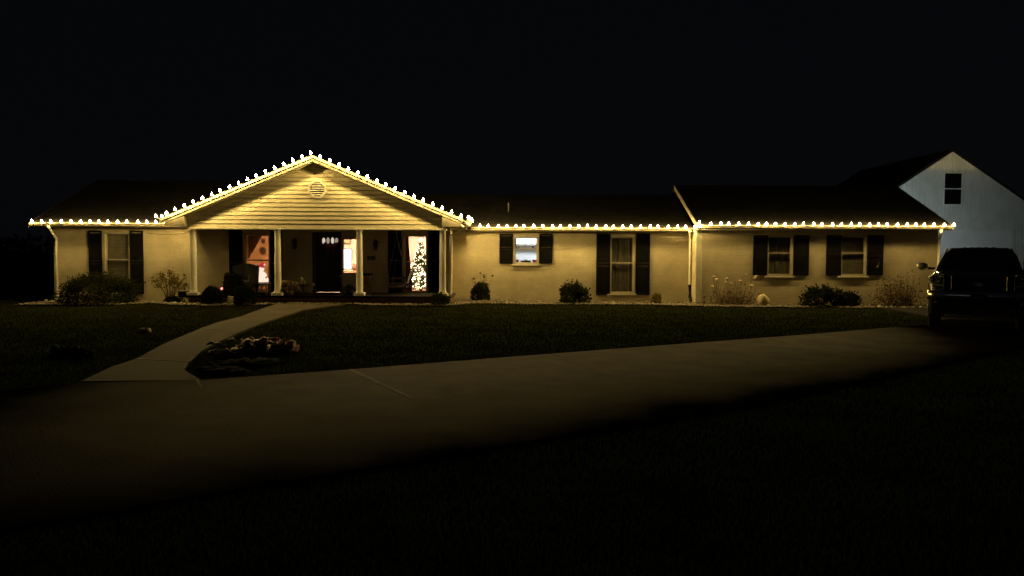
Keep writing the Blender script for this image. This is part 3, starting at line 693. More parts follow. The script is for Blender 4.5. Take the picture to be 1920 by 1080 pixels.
# living room: television and tree
tvr = P(660, 466, 29.0); tvb = P(660, 505, 29.0)
tv = thing('television', 'bright lavender flat television on a dark cabinet seen beside the front door', 'television', (tvr.x - .6, 29.0, tvb.z))
MB().cbox(tvr.x - 1.3, tvr.x, 29.0, 29.05, tvb.z, tvr.z, .006).build('bezel', 'screen_bezel', tv)
MB().box(tvr.x - 1.28, tvr.x - .02, 28.992, 28.998, tvb.z + .025, tvr.z - .02).build('screen', 'tv_glow', tv)
MB().cbox(tvr.x - .95, tvr.x - .35, 28.95, 29.15, tvb.z - .045, tvb.z - .002).build('foot', 'screen_bezel', tv)
tc_ = thing('media_cabinet', 'low wooden cabinet carrying the television', 'cabinet', (tvr.x - .6, 29.05, PZ - .02))
MB().cbox(tvr.x - 1.35, tvr.x + .35, 28.85, 29.3, PZ - .02, tvb.z - .046).build('carcass', 'wood', tc_)
for a in (-1.3, -.75, -.2): MB().cbox(tvr.x + a, tvr.x + a + .5, 28.83, 28.849, PZ + .05, tvb.z - .09).build('door', 'wood', tc_)
c = P(664, 497, 28.95); vs = thing('red_vase', 'small dark red vase standing beside the television', 'vase', (c.x, 28.98, tvb.z - .046))
MB().lathe([(.05, 0), (.08, .08), (.085, .16), (.04, .24), (.05, .27)], (c.x, 28.98, tvb.z - .046), 14).build('vase_body', 'curtain_maroon', vs, smooth=True)
c = P(651, 450, 30.35); pf = thing('picture_frame', 'dark small picture frame on the cream living room wall', 'picture', (c.x, 30.38, c.z))
MB().cbox(c.x - .13, c.x + .13, 30.35, 30.395, c.z - .16, c.z + .16).build('frame', 'dark_wood', pf); MB().box(c.x - .1, c.x + .1, 30.343, 30.349, c.z - .13, c.z + .13).build('print', 'room_tan', pf)
# living room curtain
x0, x1, z0, z1 = rect(755, 439, 803, 550, YL)
cur = thing('tied_curtain', 'dark red curtain panel at the side of the lit tree window', 'curtain', (x0 + .1, YL + .25, z0))
n = 26; V = []; nz_ = 9
for j in range(nz_):
    tz_ = j / (nz_ - 1); wdt = .30 + .06 * math.cos(tz_ * 3.1)
    for i in range(n + 1):
        t = i / n; V.append((x0 - .08 + wdt * t, YL + .26 + .02 * math.sin(t * 30), z0 + (z1 + .03 - z0) * tz_))
MB().add(V, [(j * (n + 1) + i, j * (n + 1) + i + 1, (j + 1) * (n + 1) + i + 1, (j + 1) * (n + 1) + i) for j in range(nz_ - 1) for i in range(n)]).build('drape', 'curtain_maroon', cur, smooth=True)
MB().tube([(x0 - .12, YL + .255, z1 + .04), (x1 + .1, YL + .255, z1 + .04)], .012, 6).build('rod', 'dark_wood', cur)
# tree
tcx, tcy = P(789, 500, 27.5).x, 27.5; ttop = P(789, 452, 27.5).z
tree = thing('christmas_tree', 'conical green indoor tree covered in warm white fairy lights', 'tree', (tcx, tcy, PZ - .02))
H = ttop - PZ - .1
MB().lathe([(.04, 0), (.03, .3), (.008, H + .1)], (tcx, tcy, PZ - .02), 8).build('trunk', 'stem', tree)
n = 9000; t = 1 - np.sqrt(rng.uniform(0, 1, n)); r = (.56 * (1 - t) + .03) * np.sqrt(rng.uniform(.15, 1, n)) * (1 + .16 * np.sin(t * 55)); a = rng.uniform(0, 2 * np.pi, n)
C_ = np.stack([tcx + r * np.cos(a), tcy + r * np.sin(a), PZ + .12 + t * H - .12 * r], 1)
V, Fc = leaves(C_, n, .042, .22); raw('crown', V, Fc, 'needle', tree, 'stuff')
mb = MB()
for i in range(440):
    t = 1 - math.sqrt(random.random()); rr = (.57 * (1 - t) + .03); a = random.uniform(0, 2 * math.pi) if i % 3 == 0 else random.uniform(math.pi, 2 * math.pi)
    mb.ball((tcx + rr * math.cos(a), tcy + rr * math.sin(a), PZ + .14 + t * H - .12 * rr), random.choice((.012, .017, .022)), 6, 4)
kind(mb.build('fairy_lights', 'fairy_glow', tree), 'stuff')
for i in range(26):
    t = 1 - math.sqrt(random.random()); rr = (.58 * (1 - t) + .03); a = random.uniform(math.pi, 2 * math.pi)
    MB().ball((tcx + rr * math.cos(a), tcy + rr * math.sin(a), PZ + .1 + t * H - .12 * rr), .028, 8, 6).build('bauble', random.choice(('red_paint', 'chrome')), tree, smooth=True)
st = MB(); 
for i in range(5):
    a = R(90 + 72 * i); st.prism([(tcx, tcy - .01, ttop + .06), (tcx + .03 * math.cos(a - .6), tcy - .01, ttop + .06 + .03 * math.sin(a - .6)), (tcx + .075 * math.cos(a), tcy - .01, ttop + .06 + .075 * math.sin(a)), (tcx + .03 * math.cos(a + .6), tcy - .01, ttop + .06 + .03 * math.sin(a + .6))], (0, .02, 0))
st.build('star', 'fairy_glow', tree)

# kitchen: wall cabinets, shelf, small jars on the meeting rail, red bows, dish rack
x0, x1, z0, z1 = rect(963, 442, 1010, 496, YM)
kc = thing('wall_cabinet', 'white wall cupboards high on the kitchen back wall', 'cabinet', (.5, 29.4, 1.95))
for i in range(4): MB().cbox(-1.0 + .75 * i, -.27 + .75 * i, 29.2, 29.58, 1.98, ZT - .03, .01).build('cupboard_door', 'room_white', kc)
MB().box(-1.02, 2.02, 29.22, 29.59, 1.93, 1.977).build('shelf', 'curtain_grey', kc)
kb = thing('kitchen_counter', 'grey counter along the kitchen back wall', 'counter', (.5, 29.3, PZ - .02))
MB().box(-1.2, 2.0, 29.0, 29.59, PZ - .02, 1.2).build('carcass', 'room_white', kb); MB().cbox(-1.25, 2.05, 28.95, 29.59, 1.2, 1.25).build('worktop', 'cement_block', kb)
zr = P(986, 466, YM).z + .02
jl = ['short dark jar with a narrow neck on the kitchen window rail', 'slim dark bottle on the kitchen window rail', 'tiny dark cross-shaped ornament on the kitchen window rail', 'squat square black box on the kitchen window rail']
ledge = thing('window_ledge', 'thin clear shelf across the middle of the kitchen window', 'shelf', ((x0 + x1) / 2, YM + .15, zr - .02))
MB().box(x0 - .05, x1 + .05, YM + .13, YM + .26, zr - .022, zr - .008).build('board', 'cement_block', ledge)
for s_ in (x0 - .04, x1 + .03): MB().prism([(s_, YM + .205, zr - .022), (s_, YM + .26, zr - .022), (s_, YM + .26, zr - .1)], (.012, 0, 0)).build('bracket', 'cement_block', ledge)
for i, (u, pr) in enumerate(((967.5, [(.022, 0), (.024, .04), (.012, .055), (.014, .07)]), (972.5, [(.018, 0), (.018, .035), (.008, .05), (.008, .065)]), (985, [(.006, 0), (.006, .05), (.02, .058), (.02, .074), (.008, .082)]), (999, [(.034, 0), (.036, .06), (.028, .065), (.02, .075)]))):
    c = P(u, 465, YM + .19); o = MB().lathe(pr, (0, 0, 0), 10).build('bottle' if i == 1 else 'ornament', 'black_metal'); o.location = (c.x, YM + .19, zr - .008); tag(o, jl[i], 'bottle' if i == 1 else 'ornament')
for i, (u, lab, m) in enumerate(((968, 'soft red bow in the kitchen window corner beside the pale curtain', 'red_paint'), (1003, 'pink-red poinsettia bow at the kitchen window beside the dish rack', 'red_cloth'))):
    c = P(u, 491, YM + .2); zb = z0 + .05
    t = thing('red_bow', lab, 'bow', (c.x, YM + .2, zb))
    for s_ in (-1, 1): MB().ball((c.x + s_ * .045, YM + .2, zb + .07), .05, 10, 7, .2, (1, .5, .9)).build('loop', m, t, smooth=True)
    MB().ball((c.x, YM + .185, zb + .07), .022).build('knot', m, t)
    for s_ in (-1, 1): MB().prism([(c.x, YM + .19, zb + .06), (c.x + s_ * .03, YM + .19, zb + .06), (c.x + s_ * .06, YM + .19, zb - .02), (c.x + s_ * .02, YM + .19, zb - .02)], (0, .008, 0)).build('tail', m, t)
sl = thing('sink_ledge', 'pale inner sill board under the kitchen window', 'sill board', ((x0 + x1) / 2, YM + .3, z0))
MB().cbox(x0 - .1, x1 + .1, YM + .202, YM + .45, z0 + .0, z0 + .028).build('board', 'room_white', sl)
c = P(986, 490, YM + .33); dr = thing('dish_rack', 'dark wire dish rack with a plate inside the kitchen window', 'dish rack', (c.x, YM + .33, z0 + .028))
for i in range(7): MB().tube([(c.x - .17 + .055 * i, YM + .28, z0 + .028), (c.x - .17 + .055 * i, YM + .28, z0 + .12), (c.x - .17 + .055 * i, YM + .38, z0 + .12), (c.x - .17 + .055 * i, YM + .38, z0 + .028)], .006, 5).build('wire', 'black_metal', dr)
MB().box(c.x - .18, c.x + .17, YM + .275, YM + .285, z0 + .07, z0 + .13).build('front_bar', 'black_metal', dr)
mb = MB(); mb.prism([(c.x + .07 * math.cos(2 * math.pi * j / 16), YM + .32, z0 + .1 + .07 * math.sin(2 * math.pi * j / 16)) for j in range(16)], (0, .012, 0)); mb.build('plate', 'room_white', dr)

# ------------------------------------------------------------------ string lights
BR, BH, SH = .031, .094, .026
bm_ = MB(); bm_.lathe([(BR * .72, 0), (BR * .98, BH * .22), (BR, BH * .38), (BR * .74, BH * .60), (BR * .36, BH * .82), (BR * .06, BH)], (0, 0, 0), 10)
_t = bm_.build('bulb', 'bulb_glow'); BULB_ME = _t.data; bpy.data.objects.remove(_t)
BULB_ME.polygons.foreach_set('use_smooth', [True] * len(BULB_ME.polygons))
sk_ = MB(); sk_.lathe([(.014, -SH), (.019, -.012), (.02, .004)], (0, 0, 0), 8); sk_.box(-.008, .008, -.008, .08, -SH - .016, -SH)
_t = sk_.build('socket', 'cord'); SOCK_ME = _t.data; bpy.data.objects.remove(_t)
def light_string(pts, label, tilt=None, jit=.2):
    pts = [Vector(p) for p in pts]
    root = thing('light_string', label, 'string lights', pts[0], 0, 'warm white bulb strings along the roof edges')
    cp = []
    for i, p in enumerate(pts):
        cp.append(p + Vector((0, .012, -SH)))
        if i + 1 < len(pts): cp.append((p + pts[i + 1]) / 2 + Vector((0, .012, -SH - .006)))
    MB().tube(cp, .006, 5).build('cord', 'cord', root)
    for i, p in enumerate(pts):
        b = bpy.data.objects.new('bulb', BULB_ME); COL.objects.link(b); b.parent = root; b.location = p - pts[0]
        tl = tilt(i) if tilt else 0
        b.rotation_euler = (random.uniform(-jit, jit) + .10, tl + random.uniform(-jit, jit), 0)
        s = bpy.data.objects.new('socket', SOCK_ME); COL.objects.link(s); s.parent = b
def row(u0, u1, n, v, Yp, ztop):
    a, b = P(u0, v, Yp).x, P(u1, v, Yp).x
    return [(a + (b - a) * i / (n - 1) + random.uniform(-.028, .028), Yp, ztop + random.uniform(-.006, .006)) for i in range(n)]
DY = .145                                            # how far the clips hold the bulbs in front of the fascia
light_string(row(61, 310, 15, 417, FL - .102, 2.570), 'short string of warm bulbs along the eave of the wing with the mounded evergreen')
light_string(row(900, 1303, 25, 424, FM - .118, 2.515), 'string of warm bulbs along the eave above the lit kitchen window')
light_string(row(1333, 1787, 27, 421, FR - .104, 2.595), 'string of warm bulbs along the eave of the wing nearest the truck')
gp_ = []
NB = 16
for i in range(NB + 1): gp_.append((XGL + .18 + (XA - XGL - .18) * i / NB, FG - .18, zE + SL * .18 + (ZA - zE - SL * .18) * i / NB + .03))
for i in range(1, NB + 1): gp_.append((XA + (XGR - XA - .06) * i / NB, FG - .18, ZA - (ZA - zE - SL * .06) * i / NB + .03))
light_string([(XGL - .18, FG - .02, zE + .02)] + gp_, 'peaked string of warm bulbs following the porch gable', lambda i: 0)
light_string([(XGL - .15, FG + .3 + .31 * i, zE + .03) for i in range(6)], 'string of warm bulbs on the porch gutter beside the open leafy shrub')
light_string([(XGR + .15, FG + .12 + .31 * i, zE + .03) for i in range(9)], 'receding string of warm bulbs on the porch roof gutter')
light_string([(XMR - .03, FR - .13, 2.64), (XMR + .0, FR - .16, 2.53)], 'pair of warm bulbs at the roof step above the corner board')

# ------------------------------------------------------------------ porch things
def lantern(u, v, lab):
    c = P(u, v, YL - .1); t = thing('wall_lantern', lab, 'lantern', (c.x, YL, c.z)); x, z = c.x, c.z
    MB().cbox(x - .05, x + .05, YL - .03, YL, z - .10, z + .16).build('back_plate', 'black_metal', t)
    MB().tube([(x, YL - .02, z + .12), (x, YL - .10, z + .2), (x, YL - .14, z + .17)], .012, 6).build('arm', 'black_metal', t)
    mb = MB(); mb.lathe([(.02, .17), (.085, .12), (.09, .10)], (x, YL - .14, z), 6); mb.lathe([(.06, -.16), (.065, -.13)], (x, YL - .14, z), 6); mb.build('cap', 'black_metal', t)
    MB().lathe([(.058, -.128), (.08, .10)], (x, YL - .14, z), 6).build('glazing', 'glass', t)
    mb = MB()
    for k in range(6):
        a = math.pi / 3 * k; mb.tube([(x + .06 * math.cos(a), YL - .14 + .06 * math.sin(a), z - .13), (x + .083 * math.cos(a), YL - .14 + .083 * math.sin(a), z + .1)], .007, 4)
    mb.build('cage', 'black_metal', t)
lantern(552, 458, 'unlit black wall lantern beside the dark front door'); lantern(704, 460, 'unlit black wall lantern between the round column and the swing')
c = P(696, 484, YL - .02); pl = thing('wall_plaque', 'small dark plaque fixed below the wall lantern', 'plaque', (c.x, YL - .01, c.z))
MB().cbox(c.x - .13, c.x + .13, YL - .03, YL - .001, c.z - .07, c.z + .07).build('board', 'dark_wood', pl); MB().ball((c.x - .03, YL - .045, c.z - .03), .025).build('knob', 'white_cloth', pl)
# porch swing seen from its end, hung on chains
a, b = P(731, 530, 25.0), P(766, 530, 25.0)
sx0, sx1 = a.x, b.x; zs = P(740, 534, 25.0).z; sy0, sy1 = 24.5, 25.5
sw = thing('porch_swing', 'dark slatted porch swing hanging on chains in front of the lit tree window', 'swing', ((sx0 + sx1) / 2, 25.0, zs))
for i in range(7):
    xx = sx0 + .02 + (sx1 - sx0 - .1) * i / 6; MB().cbox(xx - .03, xx + .03, sy0, sy1, zs - .015 - .01 * i, zs + .01 - .01 * i, .004).build('slat', 'dark_wood', sw)
for i in range(6):
    t = i / 5; xx = sx1 - .06 + .17 * t; zz = zs + .04 + .42 * t; MB().cbox(xx - .015, xx + .015, sy0, sy1, zz, zz + .065, .004).build('slat', 'dark_wood', sw)
for yy in (sy0 - .04, sy1):
    MB().cbox(sx0 - .02, sx1, yy, yy + .04, zs - .09, zs - .03, .004).build('rail', 'dark_wood', sw)
    MB().prism([(sx1 - .08, yy, zs - .06), (sx1 - .03, yy, zs - .06), (sx1 + .15, yy, zs + .52), (sx1 + .10, yy, zs + .52)], (0, .04, 0)).build('back_post', 'dark_wood', sw)
    MB().cbox(sx0 - .02, sx1 + .02, yy - .01, yy + .05, zs + .2, zs + .235, .004).build('armrest', 'cement_block' if False else 'dark_wood', sw)
    MB().box(sx0 + .0, sx0 + .04, yy, yy + .04, zs - .05, zs + .2).build('arm_post', 'dark_wood', sw)
    for xx in (sx0 + .02, sx1 + .02): MB().tube([(xx, yy + .02, zs + .22), ((sx0 + sx1) / 2, yy + .02, ZT - .25), ((sx0 + sx1) / 2, yy + .02, ZT - .02)], .008, 5).build('chain', 'black_metal', sw)
thr = MB(); thr.cbox(sx0 + .03, sx1 - .08, sy0 - .02, sy0 + .5, zs + .012, zs + .07, .02); o = thr.build('seat_cushion', 'dark_wicker', sw)
# armchair and plants behind the clipped shrubs
c = P(452, 530, 24.9); t = thing('porch_armchair', 'dark wicker armchair on the porch behind the clipped shrubs', 'chair', (c.x, 24.9, PZ)); x = c.x
MB().cbox(x - .38, x + .38, 24.6, 25.25, PZ + .18, PZ + .42, .03).build('seat', 'dark_wicker', t)
mb = MB(); mb.loft([[(x - .42 + .84 * k / 8, 25.2 + .12 * q + .03 - .06 * abs(k / 8 - .5), PZ + .3 + (.55 + .10 * math.sin(math.pi * k / 8)) * q) for k in range(9)] + [(x + .42 - .84 * k / 8, 25.3 + .12 * q, PZ + .3 + (.55 + .10 * math.sin(math.pi * (1 - k / 8))) * q) for k in range(9)] for q in (0, .5, 1)]); mb.build('backrest', 'dark_wicker', t)
for a in (-.44, .34): MB().cbox(x + a, x + a + .10, 24.58, 25.3, PZ + .15, PZ + .62, .03).build('armrest', 'dark_wicker', t)
for a in (-.40, .36):
    for b in (24.62, 25.2): MB().box(x + a, x + a + .05, b, b + .05, PZ, PZ + .18).build('leg', 'dark_wood', t)
def bush(c, rx, ry, h, n, size, m, name, lab, cat, group=None, shell=.55, dome=True, stems=6, rough=.16, m2=None, asp=.55):
    """leafy mound: leaf quads through an uneven ellipsoid that stands on the ground at c"""
    t = thing(name, lab, cat, c, 0, group); cx, cy, cz = c
    d = rng.normal(size=(n, 3)); d /= np.linalg.norm(d, axis=1)[:, None]
    if dome: d[:, 2] = np.where(d[:, 2] < -.35, -d[:, 2], d[:, 2])
    rr = rng.uniform(shell, 1, n) ** .6; ph = rng.uniform(0, 6, 4)
    az = np.arctan2(d[:, 1], d[:, 0]); lump = 1 + rough * (np.sin(3 * az + ph[0] + 4 * d[:, 2]) + .7 * np.sin(5 * az + ph[1] - 6 * d[:, 2])) * .6 + rng.normal(0, rough * .35, n)
    hh = h / 1.35
    C = np.stack([cx + d[:, 0] * rr * rx * lump, cy + d[:, 1] * rr * ry * lump, cz + hh * .35 + d[:, 2] * rr * hh * lump], 1); C[:, 2] = np.maximum(C[:, 2], cz + .01)
    if m2 is not None:
        k = int(n * .3); V, Fc = leaves(C[:k], k, size, asp); raw('new_foliage', V, Fc, m2, t, 'stuff'); C = C[k:]
    V, Fc = leaves(C, len(C), size, asp); raw('foliage', V, Fc, m, t, 'stuff')
    mb = MB()
    for i in range(stems):
        a = 2 * math.pi * i / stems + .4; q = random.uniform(.35, .75)
        mb.tube([(cx + .05 * math.cos(a), cy + .05 * math.sin(a), cz - .03), (cx + rx * q * .5 * math.cos(a), cy + ry * q * .5 * math.sin(a), cz + h * .4), (cx + rx * q * math.cos(a), cy + ry * q * math.sin(a), cz + h * .72)], [.016, .011, .005], 5)
    mb.build('stems', 'stem', t); return t
bp = lambda u, Yp, z=0.: (P(u, 540, Yp).x, Yp, z)
zp = .085
bush(bp(185, 24.75), 1.22, .85, .92, 9000, .05, 'leaf', 'evergreen_mound', 'wide mounded evergreen shrub under the shuttered end window', 'shrub', m2='leaf_dark', rough=.2, asp=.3, stems=9)
bush(bp(397, 23.45, zp), .30, .3, .56, 3200, .026, 'leaf_dark', 'clipped_shrub', 'round clipped dark shrub beside the porch corner column', 'shrub', rough=.06)
bush(bp(459, 23.3, zp), .33, .32, .58, 3400, .026, 'leaf_dark', 'clipped_shrub', 'round clipped dark shrub between the pale cement block and the path', 'shrub', rough=.06)
bush(bp(436, 24.3, PZ), .30, .3, .64, 2200, .035, 'leaf_dark', 'porch_fern', 'dark bushy potted fern on the porch beside the armchair', 'plant', rough=.2)
bush(bp(824, 23.5, zp), .27, .27, .36, 1800, .035, 'leaf', 'low_shrub', 'low spiky shrub at the foot of the end column', 'shrub', rough=.25, asp=.3)
bush(bp(901, 25.9), .33, .33, .70, 3600, .030, 'leaf', 'round_shrub', 'round green shrub topped with dry flower stalks near the porch', 'shrub', rough=.08)
bush(bp(1077, 25.9), .47, .4, .66, 2600, .045, 'leaf', 'loose_shrub', 'loose leafy shrub between the kitchen window and the tall window', 'shrub', rough=.28)
bush(bp(1231, 26.0), .16, .16, .34, 500, .035, 'leaf_light', 'small_plant', 'small green plant beside the tall window shutter', 'plant', rough=.3)
bush(bp(1543, 25.0), .66, .55, .62, 3000, .045, 'leaf_dark', 'spreading_shrub', 'dark spreading shrub below the paired windows of the end wing', 'shrub', rough=.25, m2='leaf')
bush(bp(1592, 25.1), .35, .35, .45, 1300, .04, 'leaf_dark', 'spreading_shrub', 'lower dark shrub beside the spreading shrub, under the shutter', 'shrub', rough=.3)
bush(bp(655, 24.15, PZ), .17, .16, .30, 900, .035, 'leaf_dark', 'potted_plant', 'dark potted plant at the foot of the column by the bright window', 'plant', rough=.25)
MB().lathe([(.10, 0), (.13, .02), (.15, .16), (.16, .17)], bp(655, 24.15, PZ), 14).build('pot', 'black_metal', COL.objects[-1] if False else [o for o in COL.objects if o.name.startswith('potted_plant')][-1])
t = bush(bp(541, 24.15, PZ + .1), .28, .22, .30, 1300, .04, 'leaf_dry', 'potted_plant', 'faded flowering plant in a pot beside the second column', 'plant', rough=.3, m2='leaf_light')
MB().lathe([(.11, -.1), (.14, -.08), (.17, .08), (.18, .10)], bp(541, 24.15, PZ + .1), 14).build('pot', 'terracotta', t)
for i in range(9):
    q = bp(541, 24.15, PZ + .1); MB().ball((q[0] + random.uniform(-.2, .25), q[1] + random.uniform(-.15, .1), q[2] + random.uniform(.22, .36)), .028, 7, 5, .3).build('blossom', 'flower_dry', t)
# branching leafy shrub beside the porch (open crown)
c = bp(318, 24.6, .02); t = thing('branching_shrub', 'open leafy shrub on bare stems against the cream wall', 'shrub', c)
mb = MB(); tips = []
for i in range(16):
    a = random.uniform(-1.25, 1.25); L = random.uniform(.55, 1.0); q = random.uniform(-.3, .3)
    e = Vector((c[0] + .62 * math.sin(a) * L, c[1] + q, c[2] + .25 + .78 * L * abs(math.cos(a * .72))))
    m_ = Vector((c[0] + .18 * math.sin(a), c[1] + q * .4, c[2] + .38)); mb.tube([(c[0] + .05 * math.sin(a * 3), c[1], -.02), m_, m_.lerp(e, .6) + Vector((0, 0, .03)), e], [.016, .012, .008, .004], 5)
    for k in range(3): tips.append(m_.lerp(e, .55 + .22 * k))
mb.build('stems', 'stem', t)
C = np.concatenate([np.array(p)[None] + rng.normal(0, .06, (11, 3)) for p in tips]); V, Fc = leaves(C, len(C), .042); raw('foliage', V, Fc, 'leaf_light', t, 'stuff')
bush(bp(325, 24.2, .04), .28, .22, .22, 900, .04, 'leaf_dark', 'low_plant', 'low dark plant at the foot of the open leafy shrub', 'plant', rough=.3)
# stalks above the round shrub
def stalks(c, n, h, spread, head, lab, name, m_stem, m_head, cat='plant', hs=.035, lean=.12):
    t = thing(name, lab, cat, c); mb = MB()
    for i in range(n):
        x, y = c[0] + random.uniform(-spread, spread), c[1] + random.uniform(-.2, .2); hh = h * random.uniform(.6, 1.0); dx = random.uniform(-lean, lean)
        mb.tube([(c[0] + (x - c[0]) * .6, y, c[2] - .02), (x, y, c[2] + hh * .5), (x + dx, y - .03, c[2] + hh)], [.008, .006, .003], 4)
        if i < head: MB().ball((x + dx, y - .03, c[2] + hh), hs * random.uniform(.7, 1.2), 8, 6, .3, (1, 1, .75)).build('flower_head', m_head, t)
    mb.build('stems', m_stem, t); return t
t = stalks((*bp(901, 25.85)[:2], .0), 12, 1.02, .3, 8, 'thin dry flower stalks rising out of the round shrub', 'flower_stalks', 'stem', 'leaf_dry', hs=.04, lean=.15)
t = stalks((*bp(1375, 25.6)[:2], .0), 30, .98, .75, 11, 'clump of dried flower heads on brown stems beside the corner board', 'dried_flowers', 'leaf_dry', 'flower_dry', hs=.055)
q = bp(1375, 25.6); C = np.stack([q[0] + rng.normal(0, .42, 700), q[1] + rng.normal(0, .15, 700), np.abs(rng.normal(0, .22, 700)) + .03], 1); V, Fc = leaves(C, 700, .05, .3); raw('dry_leaves', V, Fc, 'leaf_dry', t, 'stuff')
t = stalks((*bp(1682, 25.2)[:2], .0), 60, 1.0, .62, 0, 'tall reddish dry perennials standing beside the truck', 'dry_perennials', 'leaf_dry', 'leaf_dry')
q = bp(1682, 25.2); C = np.stack([q[0] + rng.normal(0, .38, 1500), q[1] + rng.normal(0, .18, 1500), np.abs(rng.normal(.25, .3, 1500)) + .03], 1); V, Fc = leaves(C, 1500, .045, .35); raw('dry_leaves', V, Fc, 'leaf_dry', t, 'stuff')
# stones, boulder, block, red light
def rock(u, v, r, m, name, lab, sq=(1, .8, .7), z=0, grp=None):
    g = G(u, v, z); o = MB().ball((0, 0, 0), r, 14, 10, .16, sq).build(name, m, smooth=True); o.location = (g.x, g.y, z + r * sq[2] * .75); tag(o, lab, 'stone', grp); return o
rock(1430, 573, .21, 'boulder', 'garden_stone', 'cream rounded garden stone beside the dried flower heads', (.9, .8, 1.0))
rock(471, 570, .075, 'stone', 'white_stone', 'small white stone at the edge of the path bed', (1, 1, .8), zp)
rock(67, 560, .07, 'stone', 'edging_stone', 'small pale stone at the far end of the mounded evergreen bed'); rock(87, 565, .06, 'stone', 'edging_stone', 'tiny pale stone next to the house corner downspout'); rock(97, 569, .13, 'stone', 'edging_stone', 'flat pale stone in front of the house corner downspout', (1.3, .7, .35))
rock(1650, 577, .08, 'stone', 'edging_stone', 'pale flat stone in front of the reddish dry perennials', (1.2, .8, .5))
rock(272, 624, .13, 'stone', 'lawn_stone', 'pale low stone lying alone in the lawn beside the path', (1.1, .8, .45))
g = G(436, 570, zp); t = thing('cement_block', 'pale cement block leaning between the two clipped shrubs', 'block', (g.x, g.y, zp), .25)
mb = MB(); mb.prism([(-.15, -.1, 0), (.13, -.1, 0), (.17, -.1, .2), (-.13, -.1, .24)], (0, .2, 0)); mb.build('block_body', 'cement_block', t, world=False)
MB().cbox(-.1, .1, -.115, -.099, .05, .16, .004).build('recess', 'stone', t, world=False)
c = P(416, 541, 24.2); rl = thing('red_lantern', 'small red glowing lantern on a stake by the porch shrubs', 'lantern', (c.x, 24.2, PZ))
MB().tube([(c.x, 24.2, PZ), (c.x, 24.2, c.z - .03)], .01, 6).build('stake', 'black_metal', rl); MB().ball((c.x, 24.2, c.z), .032, 10, 7).build('globe', 'red_led', rl); MB().lathe([(.035, .03), (.012, .06)], (c.x, 24.2, c.z), 8).build('cap', 'black_metal', rl)
# tables and small things near the door
c = P(491, 529, 24.8); t = thing('side_table', 'small wooden porch table with a dark top under the front room window', 'table', (c.x, 24.8, PZ)); zt = c.z - .05
MB().cbox(c.x - .25, c.x + .25, 24.6, 25.0, zt - .03, zt, .006).build('top', 'dark_wood', t)
for dx in (-.2, .2):
    for yy in (24.65, 24.95): MB().prism([(c.x + dx - .02, yy - .02, PZ), (c.x + dx + .02, yy - .02, PZ), (c.x + dx * .9 + .025, yy - .02, zt - .03), (c.x + dx * .9 - .025, yy - .02, zt - .03)], (0, .04, 0)).build('leg', 'wood', t)
MB().box(c.x - .19, c.x + .19, 24.72, 24.88, PZ + .12, PZ + .14).build('shelf', 'wood', t)
c = P(568, 533, 25.2); t = thing('pedestal_table', 'dark pedestal table beside the front door carrying pale jars', 'table', (c.x, 25.2, PZ)); zt = c.z
MB().lathe([(.18, 0), (.18, .03), (.05, .07), (.04, zt - PZ - .06), (.2, zt - PZ - .03), (.22, zt - PZ)], (c.x, 25.2, PZ), 16).build('stand', 'dark_wood', t)
for u, h, lab in ((565, .24, 'tall pale candle jar on the pedestal table by the door'), (571, .10, 'short pale candle jar on the pedestal table by the door')):
    q = P(u, 533, 25.15); o = MB().lathe([(.04, 0), (.045, h * .8), (.03, h * .9), (.032, h)], (0, 0, 0), 12).build('candle_jar', 'white_cloth'); o.location = (q.x, 25.15, zt); tag(o, lab, 'jar')
c = P(588, 534, 24.4); t = thing('path_lantern', 'thin metal plant stand with a pale globe in front of the door', 'plant stand', (c.x, 24.4, PZ))
for k in range(3):
    a = 2.1 * k; MB().tube([(c.x + .1 * math.cos(a), 24.4 + .1 * math.sin(a), PZ), (c.x + .02 * math.cos(a), 24.4 + .02 * math.sin(a), c.z - .04)], .008, 5).build('leg', 'black_metal', t)
MB().ball((c.x, 24.4, c.z), .045, 10, 8).build('globe', 'white_cloth', t)
c = P(689, 514, 25.3); t = thing('plant_pedestal', 'brown wooden pedestal with a dark bowl to the side of the bright window', 'pedestal', (c.x, 25.3, PZ)); zt = c.z
MB().cbox(c.x - .09, c.x + .09, 25.2, 25.38, PZ + .03, zt - .05, .01).build('post', 'wood', t); MB().cbox(c.x - .13, c.x + .13, 25.16, 25.42, PZ, PZ + .03).build('foot', 'wood', t)
MB().lathe([(.06, -.05), (.14, -.03), (.19, .03), (.175, .03)], (c.x, 25.29, zt), 14).build('bowl', 'black_metal', t)

# ------------------------------------------------------------------ gravel bed, lawn
def bed_front(x):
    return 24.9 - .15 * np.sin(x * .8) + .25 * np.sin(x * .31 + 1)
BED = [(XL0 - .2, 24.0), (-11.2, 24.05), (-10.1, 23.2), (-9.0, 22.95), (-7.6, 23.1), (-7.1, 23.72), (-4.95, 23.72), (-4.2, 23.3), (-1.9, 23.2), (-1.2, 24.2), (1, 25.3), (4, 25.35), (6, 24.7), (9, 24.45), (12, 24.3), (XR1 + .4, 24.4), (XR1 + .4, YR + .05), (XM1, YR + .05), (XM1, YM + .05), (XL1, YM + .05), (XL1, YL + .05), (XL0 - .2, YL + .05)]
def fill(poly, step, z):
    xs = [p[0] for p in poly]; ys = [p[1] for p in poly]
    x = np.arange(min(xs), max(xs) + step, step); y = np.arange(min(ys), max(ys) + step, step); Xg, Yg = np.meshgrid(x, y)
    ok = pt_in(poly, Xg[:-1, :-1] + step / 2, Yg[:-1, :-1] + step / 2); Zg = gz(Xg, Yg) + z + rng.uniform(-.008, .014, Xg.shape)
    id_ = np.arange(Xg.size).reshape(Xg.shape); f = np.stack([id_[:-1, :-1], id_[:-1, 1:], id_[1:, 1:], id_[1:, :-1]], -1)[ok]
    return np.stack([Xg, Yg, Zg], -1).reshape(-1, 3), f
